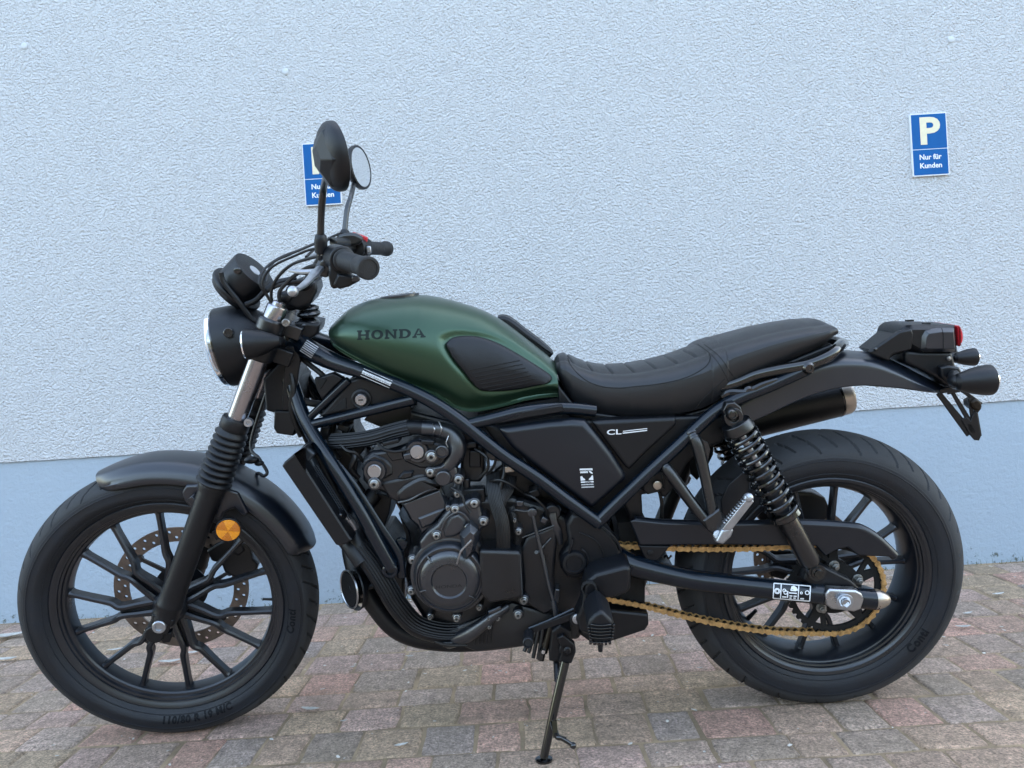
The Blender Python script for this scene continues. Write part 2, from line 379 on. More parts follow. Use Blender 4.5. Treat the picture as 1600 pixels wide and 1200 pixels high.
# ================================================================== SETTING
WY = 2.81
def ground():
    tag(build('ground', MB().add([(-400, -400, -.02), (400, -400, -.02), (400, 400, -.02), (-400, 400, -.02)], [(0, 1, 2, 3)]), mat('asphalt', (.035, .038, .042), .9, bump=.6, bscale=120, var=.2, vscale=2)), kind='structure')
    m = mat('joint_sand', (.31, .215, .13), .95, bump=.5, bscale=90, var=.4, vscale=9)
    n = m.node_tree; b = n.nodes['Principled BSDF']
    me = MB().add([(-5, -1.3, -.0028), (5, -1.3, -.0028), (5, 2.85, -.0028), (-5, 2.85, -.0028)], [(0, 1, 2, 3)])
    tag(build('paving_bed', me, m), kind='structure')
    # paving stones
    m = bpy.data.materials.new('paving_stone'); m.use_nodes = True; n = m.node_tree; b = n.nodes['Principled BSDF']; L = n.links.new
    at = n.nodes.new('ShaderNodeAttribute'); at.attribute_name = 'stone'
    tc = n.nodes.new('ShaderNodeTexCoord')
    def nz(sc, det=6, ro=.6):
        q = n.nodes.new('ShaderNodeTexNoise'); q.inputs['Scale'].default_value = sc; q.inputs['Detail'].default_value = det; q.inputs['Roughness'].default_value = ro
        L(tc.outputs['Object'], q.inputs['Vector']); return q
    def ramp(src, a, b_):
        q = n.nodes.new('ShaderNodeMapRange'); q.inputs[1].default_value = a; q.inputs[2].default_value = b_; L(src, q.inputs[0]); return q.outputs[0]
    def mix(f, a, b_, mode='MIX'):
        q = n.nodes.new('ShaderNodeMix'); q.data_type = 'RGBA'; q.blend_type = mode
        if isinstance(f, float): q.inputs[0].default_value = f
        else: L(f, q.inputs[0])
        for i, z in ((6, a), (7, b_)):
            if isinstance(z, tuple): q.inputs[i].default_value = (*z, 1)
            else: L(z, q.inputs[i])
        return q.outputs[2]
    big = ramp(nz(7, 8, .7).outputs['Fac'], .35, .7)
    fine = ramp(nz(160, 5, .75).outputs['Fac'], .32, .68)
    mid = ramp(nz(38, 7, .7).outputs['Fac'], .3, .7)
    c = mix(mid, (.55, .54, .54), (1.45, 1.42, 1.38)); c = mix(1.0, at.outputs['Color'], c, 'MULTIPLY')
    f2 = mix(fine, (.28, .27, .27), (1.85, 1.82, 1.8)); c = mix(1.0, c, f2, 'MULTIPLY')
    c = mix(big, c, mix(.55, c, (.24, .185, .12)))                   # brown dirt in patches
    sp_ = n.nodes.new('ShaderNodeTexVoronoi'); sp_.inputs['Scale'].default_value = 55; L(tc.outputs['Object'], sp_.inputs['Vector'])
    spk = ramp(sp_.outputs['Distance'], .13, .07)
    gate = ramp(nz(4.5, 3).outputs['Fac'], .52, .62)
    ml = n.nodes.new('ShaderNodeMath'); ml.operation = 'MULTIPLY'; L(spk, ml.inputs[0]); L(gate, ml.inputs[1])
    c = mix(ml.outputs[0], c, (.62, .58, .53))
    L(c, b.inputs['Base Color']); b.inputs['Roughness'].default_value = .85
    bp = n.nodes.new('ShaderNodeBump'); bp.inputs['Strength'].default_value = 1; bp.inputs['Distance'].default_value = .007
    ad = n.nodes.new('ShaderNodeMath'); ad.operation = 'ADD'; L(nz(230, 5, .7).outputs['Fac'], ad.inputs[0]); L(nz(45, 6, .7).outputs['Fac'], ad.inputs[1])
    L(ad.outputs[0], bp.inputs['Height']); L(bp.outputs[0], b.inputs['Normal'])
    pal = [(.50, .37, .285), (.45, .355, .30), (.53, .40, .29), (.51, .345, .28), (.46, .37, .32), (.54, .345, .285), (.44, .345, .25), (.41, .345, .315), (.50, .37, .325), (.48, .36, .285), (.41, .335, .28)]
    rg = random.Random(21); mb = MB(); cols = []; K = 7
    y = WY-.02; prof = [0, .045, .12, .5, .88, .955, 1]
    while y > -1.3:
        dpt = rg.choice([.10, .12, .12, .14]); x = -5 + rg.random()*.1
        vis = y > 1.2
        while x < 5:
            ln = rg.choice([.10, .12, .14, .14, .165]); g = rg.uniform(.0008, .0022)
            c_ = rg.choice(pal); f_ = rg.uniform(.88, 1.08); c_ = tuple(q*f_*k_ for q, k_ in zip(c_, (1.06, .975, .93)))
            hz = rg.uniform(-.0008, .0014); tx, ty = rg.uniform(-.010, .010), rg.uniform(-.010, .010)
            jx, jy = rg.uniform(-.003, .003), rg.uniform(-.002, .002)
            x0, x1, y0, y1 = x+g+jx, x+ln-g+jx, y-dpt+g+jy, y-g+jy
            pf = prof if vis and abs(x) < 2.6 else [0, .06, .94, 1]
            k = len(pf); vs = []
            for j in range(k):
                for i in range(k):
                    s_, t_ = pf[i], pf[j]; px_ = x0+(x1-x0)*s_; py_ = y0+(y1-y0)*t_
                    e = min(s_*(x1-x0), (1-s_)*(x1-x0), t_*(y1-y0), (1-t_)*(y1-y0))
                    z = hz + tx*(s_-.5)*ln + ty*(t_-.5)*dpt - .0016*math.exp(-e/.004) 
                    if e < 1e-6:
                        z -= .0030
                        q = noise.noise_vector(Vector((px_*24, py_*24, 0)))*.0062; px_ += q.x; py_ += q.y
                    else: z += noise.noise(Vector((px_*18, py_*18, 1)))*.0022
                    if i in (0, k-1) and j in (0, k-1): px_ += (.006 if i == 0 else -.006); py_ += (.006 if j == 0 else -.006)
                    vs.append((px_, py_, min(z, .004)))
            fs = [(j*k+i, j*k+i+1, (j+1)*k+i+1, (j+1)*k+i) for j in range(k-1) for i in range(k-1)]
            mb.add(vs, fs); cols += [c_]*len(vs); x += ln
        y -= dpt
    o = build('pavement', mb, m, ang=80); a = o.data.color_attributes.new('stone', 'FLOAT_COLOR', 'POINT')
    a.data.foreach_set('color', [q for c in cols for q in (*c, 1)])
    tag(o, kind='structure')
    # moss and grit in the joints and along the wall foot
    mm = mat('moss_and_grit', (.27, .20, .105), .95, bump=.7, bscale=200, var=.6, vscale=30)
    mb = MB(); rg = random.Random(5)
    def tuft(x, y_, s_, z0=-.008):
        k = rg.randint(4, 6); an = rg.random()*6; hgt = s_*rg.uniform(.3, .8)
        ring = [(x+s_*math.cos(an+6.283*i/k)*rg.uniform(.7, 1.3), y_+s_*.7*math.sin(an+6.283*i/k)*rg.uniform(.7, 1.3), z0) for i in range(k)]
        mb.add(ring+[(x, y_, z0+hgt)], [(i, (i+1) % k, k) for i in range(k)])
    for i in range(4200): 
        t = abs(rg.gauss(0, .012)); tuft(rg.uniform(-3, 3), WY-.004-t, rg.uniform(.002, .007), -.006)
    for i in range(9000): tuft(rg.uniform(-2.2, 2.2), rg.uniform(1.45, WY), rg.uniform(.0012, .0030), -.0028)
    tag(build('moss', mb, mm, ang=80), kind='stuff')
    mb = MB(); blade = mat('grass_blade', (.10, .11, .03), .7, var=.4, vscale=12)
    for i in range(260):
        x = rg.uniform(-3, 3); y_ = WY-.006-rg.random()*.02; h_ = rg.uniform(.006, .026); a_ = rg.random()*6.28; dx, dy = math.cos(a_)*.0012, math.sin(a_)*.0012
        bx, by = rg.uniform(-.014, .014), -rg.random()*.012
        mb.add([(x-dx, y_-dy, -.005), (x+dx, y_+dy, -.005), (x+dx*.7+bx*.4, y_+dy*.7+by*.4, h_*.6), (x-dx*.7+bx*.4, y_-dy*.7+by*.4, h_*.6), (x+bx, y_+by, h_)], [(0, 1, 2, 3), (3, 2, 4)])
    tag(build('grass', mb, blade), kind='stuff')
    # pale flakes and crumbs
    lm = mat('pale_litter', (.58, .53, .46), .8, var=.4, vscale=40); mb = MB()
    for i in range(320):
        x, y_, s_, a_ = rg.uniform(-2.3, 2.3), rg.uniform(1.45, 2.79), rg.uniform(.0012, .0042), rg.random()*6.28
        l_ = rg.uniform(1, 2.6); vs = []
        for q in range(5):
            an = 6.283*q/5; u_, v_ = s_*l_*math.cos(an), s_*math.sin(an); vs.append((x+u_*math.cos(a_)-v_*math.sin(a_), y_+u_*math.sin(a_)+v_*math.cos(a_), .0045+rg.random()*.0018))
        mb.add(vs, [(0, 1, 2, 3, 4)])
    tag(build('litter_flakes', mb, lm), kind='stuff')
    lf = [(15, 995, 42, 'curled pale dry leaf lying on the paving at the far left foot of the wall'),
          (10, 1031, 26, 'small white leaf scrap on the paving left of the front tyre'),
          (180, 1016, 20, 'thin white leaf scrap seen through the lower left front wheel spokes'),
          (265, 1035, 30, 'pale broken leaf strip on the paving behind the bottom of the front wheel'),
          (304, 1020, 22, 'narrow white leaf strip behind the lower right spokes of the front wheel'),
          (640, 1026, 12, 'tiny white leaf scrap on the paving below the engine front'),
          (552, 1042, 9, 'tiny cream leaf crumb between front tyre and engine'),
          (485, 1109, 28, 'pale triangular leaf piece just right of the front tyre'),
          (537, 1127, 11, 'small curled cream leaf crumb on the paving below the triangular leaf piece'),
          (627, 1165, 20, 'pale yellow leaf near the bottom edge left of the side stand'),
          (1560, 929, 18, 'flat white leaf scrap on the paving right of the rear tyre'),
          (1512, 959, 16, 'white leaf strip close to the right side of the rear tyre'),
          (1093, 1044, 10, 'white leaf scrap on the paving left of the rear tyre foot'),
          (1505, 980, 20, 'long thin white leaf strip beside the lower right of the rear tyre')]
    lm2 = mat('dry_leaf', (.50, .47, .42), .75, var=.25, vscale=60)
    for i, (px, py, wd, lab) in enumerate(lf):
        c = G(px, py, .006); sc = wd/ F * (c-CAMP).length*.5; mb = MB(); n_ = 11; vs = []; a_ = rg.uniform(-.25, .35)
        for j in range(n_):
            t = j/(n_-1); hw = sc*.34*math.sin(math.pi*min(1, t*.95+.03))**.7
            for s_ in (-1, 0, 1):
                u_ = (t-.5)*2*sc; v_ = s_*hw*rg.uniform(.75, 1.15); vs.append((c.x+u_*math.cos(a_)-v_*math.sin(a_), c.y+u_*math.sin(a_)+v_*math.cos(a_), .007+abs(s_)*hw*.35+.18*sc*(2*t-1)**2))
        mb.add(vs, [(j*3+s_, j*3+s_+1, (j+1)*3+s_+1, (j+1)*3+s_) for j in range(n_-1) for s_ in (0, 1)])
        tag(build('dry_leaf', mb, lm2, ang=80), lab, 'leaf', 'dry leaf scraps scattered on the paving')
ground()
def sky_blocker():
    # added slope, unseen behind the camera: blocks low sky and darkens reflections
    mb = MB(); nx, ny = 90, 16; rg = random.Random(2)
    for j in range(ny+1):
        for i in range(nx+1):
            x = -70+140*i/nx; t = j/ny; y = -13-26*t; z = 7.5*min(1, t*3)**.7 + 1.6*noise.noise(Vector((x*.35, t*3, 0)))*min(1, t*4) + .8*noise.noise(Vector((x*1.3, t*9, 4)))*min(1, t*4)
            mb.v.append(Vector((x, y, z-.3 if j == 0 else z)))
    for j in range(ny):
        for i in range(nx): mb.f.append((j*(nx+1)+i, j*(nx+1)+i+1, (j+1)*(nx+1)+i+1, (j+1)*(nx+1)+i))
    tag(build('low_sky_blocker', mb, mat('blocker_dark_green', (.020, .027, .019), .9, bump=1, bscale=3, var=.6, vscale=.6), ang=80), kind='structure')
sky_blocker()

def wall():
    root = empty('rendered_wall', (0, WY, 0)); tag(root, 'pale blue white roughcast house wall with smooth blue plinth behind the motorcycle', 'wall')
    m = bpy.data.materials.new('roughcast'); m.use_nodes = True; n = m.node_tree; b = n.nodes['Principled BSDF']; L = n.links.new
    tc = n.nodes.new('ShaderNodeTexCoord')
    def nz(sc, det=4, ro=.55, dist=0):
        q = n.nodes.new('ShaderNodeTexNoise'); q.inputs['Scale'].default_value = sc; q.inputs['Detail'].default_value = det; q.inputs['Roughness'].default_value = ro; q.inputs['Distortion'].default_value = dist
        L(tc.outputs['Object'], q.inputs['Vector']); return q
    n1 = nz(120, 2, .5, .3); n2 = nz(215, 2, .5, .2)
    ad = n.nodes.new('ShaderNodeMath'); ad.operation = 'MULTIPLY_ADD'; L(n2.outputs['Fac'], ad.inputs[0]); ad.inputs[1].default_value = .45; L(n1.outputs['Fac'], ad.inputs[2])
    bp = n.nodes.new('ShaderNodeBump'); bp.inputs['Strength'].default_value = 1; bp.inputs['Distance'].default_value = .018
    L(ad.outputs[0], bp.inputs['Height']); L(bp.outputs[0], b.inputs['Normal'])
    mx = n.nodes.new('ShaderNodeMix'); mx.data_type = 'RGBA'; big = nz(1.6, 5, .6); L(big.outputs['Fac'], mx.inputs[0])
    mx.inputs[6].default_value = (.635, .65, .665, 1); mx.inputs[7].default_value = (.68, .69, .70, 1)
    L(mx.outputs[2], b.inputs['Base Color']); b.inputs['Roughness'].default_value = .9
    MT['roughcast'] = m
    zt = .594
    # upper coat: proud of the plinth, with a slightly wavy lower edge
    N = 500; x0, x1 = -6, 6; vs = []; fs = []
    for i in range(N+1):
        x = x0+(x1-x0)*i/N; zb = zt + noise.noise(Vector((x*9, 0, 3)))*.0025 + noise.noise(Vector((x*50, 0, 5)))*.0012
        vs += [(x, WY+.02, zb), (x, WY-.008, zb), (x, WY-.008, 5.6), (x, WY+.3, 5.6), (x, WY+.3, zb)]
    for i in range(N):
        for k in range(5):
            k2 = (k+1) % 5
            fs.append((i*5+k, (i+1)*5+k, (i+1)*5+k2, i*5+k2))
    vs = [(x, y-WY, z) for x, y, z in vs]
    build('roughcast_coat', MB().add(vs, fs), m, root, ang=30)
    # plinth
    p = bpy.data.materials.new('plinth_paint'); p.use_nodes = True; n = p.node_tree; b = n.nodes['Principled BSDF']; L = n.links.new
    tc = n.nodes.new('ShaderNodeTexCoord'); sx = n.nodes.new('ShaderNodeSeparateXYZ'); L(tc.outputs['Object'], sx.inputs[0])
    n1 = nz(5, 9, .75); n2 = nz(26, 8, .8); n3 = nz(60, 4, .6)
    mx = n.nodes.new('ShaderNodeMix'); mx.data_type = 'RGBA'; L(n1.outputs['Fac'], mx.inputs[0])
    mx.inputs[6].default_value = (.33, .405, .475, 1); mx.inputs[7].default_value = (.37, .445, .51, 1)
    # dark algae specks, only low down
    mr = n.nodes.new('ShaderNodeMapRange'); L(sx.outputs[2], mr.inputs[0]); mr.inputs[1].default_value = .0; mr.inputs[2].default_value = .16; mr.inputs[3].default_value = .525; mr.inputs[4].default_value = .74
    gt = n.nodes.new('ShaderNodeMath'); gt.operation = 'SUBTRACT'; L(n2.outputs['Fac'], gt.inputs[0]); L(mr.outputs[0], gt.inputs[1])
    m2 = n.nodes.new('ShaderNodeMapRange'); L(gt.outputs[0], m2.inputs[0]); m2.inputs[1].default_value = 0; m2.inputs[2].default_value = .05
    mx2 = n.nodes.new('ShaderNodeMix'); mx2.data_type = 'RGBA'; L(m2.outputs[0], mx2.inputs[0]); L(mx.outputs[2], mx2.inputs[6]); mx2.inputs[7].default_value = (.10, .115, .10, 1)
    L(mx2.outputs[2], b.inputs['Base Color']); b.inputs['Roughness'].default_value = .8
    bp = n.nodes.new('ShaderNodeBump'); bp.inputs['Strength'].default_value = .7; bp.inputs['Distance'].default_value = .005
    ad = n.nodes.new('ShaderNodeMath'); ad.operation = 'ADD'; L(n3.outputs['Fac'], ad.inputs[0]); L(n2.outputs['Fac'], ad.inputs[1])
    L(ad.outputs[0], bp.inputs['Height']); L(bp.outputs[0], b.inputs['Normal'])
    build('plinth', box((0, .16, .28), 12, .32, .66), p, root)
    # plastic plug caps in the roughcast
    for px, py in ((446, 112), (1486, 62), (38, 72)):
        r_ = ray(px, py); q = CAMP + r_*((WY-.008)/r_.y); q.y -= WY
        build('plug_cap', lathe(q, (0, -1, 0), [(-.003, .012), (.002, .0122), (.0035, .0105), (.0045, .006), (.0048, 0)], 24), MT['capwhite'], root)
MT['capwhite'] = mat('plug_cap_plastic', (.56, .59, .62), .5)
wall()

def sign(px0, py0, px1, py1, label):
    y = WY-.014
    def Wp(px, py): r_ = ray(px, py); return CAMP + r_*(y/r_.y)
    tl = Wp(px0, py0); br = Wp(px1, py1); wd, hg = .133, .229; cx = (tl.x+br.x)/2; cz = (tl.z+br.z)/2
    root = empty('parking_sign', (cx, y, cz)); tag(root, label, 'sign', 'blue parking signs on the wall')
    def rr(w_, h_, z0, y0, y1, rad=.003):
        pts = []
        for sx_, sz_, a0 in ((1, 1, 0), (-1, 1, 90), (-1, -1, 180), (1, -1, 270)):
            for k in range(4):
                an = R(a0+30*k); pts.append((sx_*(w_/2-rad)+rad*math.cos(an), sz_*(h_/2-rad)+z0+rad*math.sin(an)))
        n_ = len(pts); vs = [(x, y1, z) for x, z in pts]+[(x, y0, z) for x, z in pts]
        return MB().add(vs, [tuple(range(n_)), tuple(range(n_, 2*n_))]+[(i, (i+1) % n_, n_+(i+1) % n_, n_+i) for i in range(n_)])
    build('plate', rr(wd, hg, 0, -.003, .014), 'signwhite', root)
    build('blue_field', rr(wd-.006, .1265, .0475, -.0036, -.0025, .002), 'signblue', root)
    build('blue_field', rr(wd-.006, .0925, -.0645, -.0036, -.0025, .002), 'signblue', root)
    def letters(nm, s, size, x, z, mt, bold, sx_=1.0):
        vs, fs = text2(s, size, bold); mx_ = [q.x for q in vs]; mz = [q.y for q in vs]; ox = (min(mx_)+max(mx_))/2; oz = (min(mz)+max(mz))/2
        build(nm, MB().add([((q.x-ox)*sx_+x, -.0042, q.y-oz+z) for q in vs], fs), mt, root)
    letters('letter', 'P', .135, .004, .050, 'signcream', .0042, 1.12)
    letters('lettering', 'Nur für', .0262, 0, -.0455, 'signwhite', .0007)
    letters('lettering', 'Kunden', .0262, 0, -.0768, 'signwhite', .0007)
    return root
sign(1420.5, 178, 1483.5, 274, 'blue customer parking sign with a cream P, fully visible on the right of the wall')
sign(470.3, 222, 536, 322, 'blue customer parking sign half hidden behind the motorcycle mirrors on the left of the wall')

# ================================================================== MOTORCYCLE
bike = empty('motorcycle', (X0, Y0, 0))
bike.matrix_world = Matrix.Translation(T3-Vector((0, 0, .0025))) @ M3.to_4x4()
tag(bike, 'green and black scrambler style motorcycle leaning on its side stand in front of the wall', 'motorcycle')
AXF, AXR = V(UF, 0, RF), V(0, 0, RR)

def zq(s, x0, y0, pts): return [(x0+x/s, y0+y/s) for x, y in pts]    # zoomed reading -> photo pixel

# ---------------------------------------------------------------- wheels
def tyre(c, Rr, half, r_bead, r_bulge, hw_b, r_sh, hw_sh, st, grooves, words):
    # cross-section from near bead over the crown to the far bead
    dirn = 1.15 if st else -1.0
    side = [(hw_b, r_bead), (hw_b+.004, r_bead+.004), (half*.985, r_bulge-.012), (half, r_bulge), (half*.995, r_bulge+.008), (hw_sh+.0008, r_sh)]
    side = [(q.x, q.z) for q in cr_pts([Vector((a, 0, b)) for a, b in side], 3)]
    crown = []; n = 58
    for i in range(1, n):
        t = i/n; an = math.pi*t/1; y = hw_sh*math.cos(math.pi*t); k = abs(y)/hw_sh
        crown.append((y, r_sh + (Rr-r_sh)*(1-k**2.0)**.60 if k < 1 else r_sh))
    prof = side + crown + [(-a, b) for a, b in reversed(side)]
    NS = 1000; m_ = len(prof); vs = []; fs = []; ns = len(side)
    for i in range(NS):
        an = 2*math.pi*i/NS; d = Vector((math.cos(an), 0, math.sin(an)))
        for k, (v, r) in enumerate(prof):
            rr_ = r
            if ns-1 < k < ns+len(crown)+1:
                s_ = abs(v)/hw_sh; sg = 1 if v > 0 else -1
                if .06 < s_ < .97:
                    ph = (i/NS*grooves + sg*.25 - (s_**1.4)*dirn) % 1.0
                    w_ = .14*(1-.40*s_)
                    ln = (i/NS*grooves + sg*.25 - (s_**1.4)*dirn)//1
                    lim = .96 if int(ln) % 2 == 0 else .84; lo = .12 if int(ln) % 2 == 0 else .34
                    if lo < s_ < lim and ph < w_: rr_ = r - .0065
            vs.append(c + d*rr_ + Vector((0, -v, 0)))
    for i in range(NS):
        j = (i+1) % NS
        for k in range(m_-1): fs.append((i*m_+k, i*m_+k+1, j*m_+k+1, j*m_+k))
    mb = MB().add(vs, fs)
    # moulded rings and lettering on the near sidewall
    for rr_, vv in ((r_bead+.011, None), (r_sh-.006, None)):
        vv = np.interp(rr_, [q[1] for q in side], [q[0] for q in side]); mb.join(tube([c+Vector((rr_*math.cos(a), -vv-.0002, rr_*math.sin(a))) for a in [2*math.pi*i/240 for i in range(240)]], .0011, 6, sm=False, closed=True))
    letters = []
    for word, ang, size, rad in words:
        v2, f2 = cut2(*text2(word, size, .0008, .0004, spacing=1.12), 6)
        out = []
        for q in v2:
            r_ = rad - q.y; a_ = R(ang) + q.x/rad if True else 0
            vv = np.interp(r_, [z[1] for z in side], [z[0] for z in side])
            out.append(c + Vector((r_*math.cos(a_), -vv-.0006-q.z, r_*math.sin(a_))))
        letters.append(MB().add(out, f2))
    return mb, letters, (m_-1, ns-1, ns+len(crown)-1)
def worn(o):
    mm, a, b = rng_; o.data.materials.append(MT['tread'])
    for p in o.data.polygons:
        if p.index < 1000*mm and a <= p.index % mm < b: p.material_index = 1
def rim(c, flange, prof_in, hubr, ph0, r_split, r_in, vsplit, wst, hubw):
    mb = lathe(c, (0, -1, 0), prof_in, 160, closed=True)
    mb.join(lathe(c, (0, -1, 0), [(-hubw, hubr*.8), (-hubw, hubr), (-hubw+.01, hubr*1.05), (hubw-.012, hubr*1.05), (hubw, hubr*.85), (hubw, .014), (-hubw, .014)], 48, closed=True))
    def pt(a, r, v=0): return c + Vector((r*math.cos(R(a)), -v, r*math.sin(R(a))))
    for k in range(7):
        a = ph0 + k*360/7
        for s_ in (-1, 1):
            h0 = pt(a+s_*22, hubr*.95, vsplit*.55); sp_ = pt(a+s_*5.5, r_split, vsplit); kn = pt(a+s_*9.5, r_split+.022, vsplit*.75); e = pt(a+s_*12.4, r_in+.006, 0)
            m1_, m2_ = kn.lerp(e, .35), kn.lerp(e, .80)
            mb.join(sweep([h0, h0.lerp(sp_, .5)+(sp_-h0).cross(Vector((0, 1, 0))).normalized()*.0, sp_, kn, m1_, m2_, kn.lerp(e, .93), e], [wst*1.25, wst*1.05, wst*.95, wst*.95, wst*.85, wst*.85, wst*1.15, wst*2.0], [.034, .031, .028, .027, .026, .025, .028, .034]))
        mb.join(bar_(pt(a, hubr*.95, vsplit*.4), pt(a, r_split+.004, vsplit*.8), .026, .014, .018, .012))
    return mb
# front (steered)
fr_prof = [(.033, .2545), (.0395, .2560), (.0415, .2535), (.0395, .2470), (.0365, .2435), (.0350, .2400), (.031, .2390), (.0295, .2345), (.024, .2325), (.0225, .2275), (.019, .2245), (.0, .2215), (-.019, .2245), (-.031, .2380), (-.0415, .2535), (-.0395, .256), (-.033, .2545), (-.02, .236), (.02, .236)]
fw = build('front_wheel', rim(AXF, None, fr_prof, .036, 25.7, .108, .2225, .020, .0135, .046), 'wheel', bike, True, ang=27)
tym, tyl, rng_ = tyre(AXF, RF, .056, .2548, .287, .0375, .301, .0535, True, 46,
      [('110/80 R 19 M/C', -84, .021, .2760), ('Conti', -12, .024, .276)]); worn(build('tyre', tym, 'tyre', fw, True, ang=28)); [build('sidewall_lettering', q, 'tyretext', fw, True) for q in tyl]
# brake disc with real drilled holes
def disc(c, r0, r1, v, thk, cells, rows=2):
    mb = MB(); face = []
    dr = (r1-r0)/rows
    for i in range(cells):
        for j in range(rows):
            if (i+j) % 2 == 0: hole = True
            else: hole = False
            a0, a1 = 2*math.pi*i/cells, 2*math.pi*(i+1)/cells; ra, rb = r0+dr*j, r0+dr*(j+1); am, rm = (a0+a1)/2, (ra+rb)/2
            if j == rows-1: rm -= dr*.12
            else: rm += dr*.05
            sq = [(a0, ra), (am, ra), (a1, ra), (a1, rm), (a1, rb), (am, rb), (a0, rb), (a0, rm)]
            P3 = lambda a, r, vv: c + Vector((r*math.cos(a), -vv, r*math.sin(a)))
            for vv in (v, v-thk):
                o = [P3(a, r, vv) for a, r in sq]
                if hole:
                    hr = .0040; h_ = []
                    for q in range(8):
                        th = R(-135+45*q); h_.append(P3(am + hr*math.cos(th)/rm, rm + hr*math.sin(th), vv))
                    mb.add(o+h_, [(q, (q+1) % 8, 8+(q+1) % 8, 8+q) for q in range(8)])
                else: mb.add(o, [tuple(range(8))])
    for r in (r0, r1):
        mb.join(lathe(c, (0, -1, 0), [(v, r), (v-thk, r)], 96, cap=False))
    return mb
bd = build('brake_disc', disc(AXF, .120, .155, -.062, .0045, 60), 'disc', fw, True)
car = lathe(AXF, (0, -1, 0), [(-.058, .036), (-.058, .062), (-.062, .062), (-.062, .036)], 48, closed=True)
for k in range(6):
    a = R(k*60+14); p0 = AXF+Vector((.055*math.cos(a-.25), .060, .055*math.sin(a-.25))); p1 = AXF+Vector((.120*math.cos(a), .062, .120*math.sin(a)))
    car.join(bar_(p0, p1, .010, .006, .008, .005)); car.join(cyl(p1+Vector((0, .004, 0)), p1-Vector((0, .006, 0)), .009))
build('disc_carrier', car, 'wheel', fw, True)
va = PS(432, 935, .01); build('tyre_valve', tube([PS(443, 936, 0), PS(436, 935.5, .004), PS(428, 935, .008), PS(414, 934.5, .014), PS(410, 934.3, .015)], [.006, .0055, .0035, .0030, .0036], 10, sm=False), 'black', fw, True)
# rear
rr_prof = [(.060, .229), (.0665, .2305), (.0685, .228), (.0665, .2215), (.0625, .2175), (.0615, .2150), (.056, .2142), (.0545, .2105), (.048, .2095), (.0465, .2068), (.040, .2025), (.020, .1975), (.0, .196), (-.020, .1975), (-.040, .2025), (-.056, .213), (-.0685, .228), (-.0665, .2305), (-.060, .229), (-.04, .208), (.04, .208)]
rw = build('rear_wheel', rim(AXR, None, rr_prof, .045, 14, .100, .197, .010, .0125, .05), 'wheel', bike, ang=27)
tym, tyl, rng_ = tyre(AXR, RR, .0765, .2292, .262, .0635, .277, .0745, False, 42, [('Conti', -38, .024, .251)]); worn(build('tyre', tym, 'tyre', rw, ang=28)); [build('sidewall_lettering', q, 'tyretext', rw) for q in tyl]
build('brake_disc', disc(AXR, .090, .120, -.070, .0045, 48), 'disc', rw)
build('tyre_valve', tube([P(1168, 965, 0), P(1176, 957, .01), P(1181, 952, .016)], [.006, .0045, .0042], 10, sm=False), 'black', rw)
SPC = V(.004, .094, .313)
def sprocket():
    mb = MB(); nt_ = 41; prof = []; pts = []
    for i in range(nt_*8):
        a = 2*math.pi*i/(nt_*8); ph = (i % 8)/8; r = .1005 + .0045*max(0, math.cos(2*math.pi*ph))**.7 - .0025*max(0, -math.cos(2*math.pi*ph))
        pts.append((a, r))
    n = len(pts); vs = []
    for r_, v_ in ((0, .0035), (0, -.0035)):
        for a, r in pts: vs.append(SPC+Vector((r*math.cos(a), -v_, r*math.sin(a))))
    for v_ in (.0035, -.0035):
        for a, r in pts: vs.append(SPC+Vector((.088*math.cos(a), -v_, .088*math.sin(a))))
    fs = []
    for i in range(n):
        j = (i+1) % n; fs += [(i, j, n+j, n+i), (i, j, 2*n+j, 2*n+i), (n+i, n+j, 3*n+j, 3*n+i), (2*n+i, 2*n+j, 3*n+j, 3*n+i)]
    mb.add(vs, fs)
    mb.join(lathe(SPC, (0, -1, 0), [(-.004, .034), (-.004, .058), (.004, .058), (.004, .034)], 48, closed=True))
    for k in range(5):
        a = R(72*k+20); d = Vector((math.cos(a), 0, math.sin(a))); mb.join(bar_(SPC+d*.05, SPC+d*.092, .024, .0065, .016, .0065))
        mb.join(bar_(SPC+d*.05+Vector((math.cos(a+.9), 0, math.sin(a+.9)))*.004, SPC+Vector((math.cos(a+.35), 0, math.sin(a+.35)))*.091, .010, .006, .010, .006))
    return mb
build('rear_sprocket', sprocket(), 'dark', rw)
hub = lathe(AXR, (0, -1, 0), [(.03, .05), (.085, .055), (.088, .03), (.10, .028), (.10, .014)], 40)
build('sprocket_carrier', hub, 'matt', rw)
for k in range(5):
    a = R(72*k+20+0); q = SPC + Vector((.052*math.cos(a), 0, .052*math.sin(a)))
    mb = cyl(q+V(0, .003, 0), q+V(0, .006, 0), .0115, seg=20); mb.join(cyl(q+V(0, .005, 0), q+V(0, .016, 0), .0085, seg=6)); mb.join(cyl(q+V(0, .015, 0), q+V(0, .021, 0), .0048, seg=14)); build('sprocket_nut', mb, 'bolt', rw, bev=.0008)

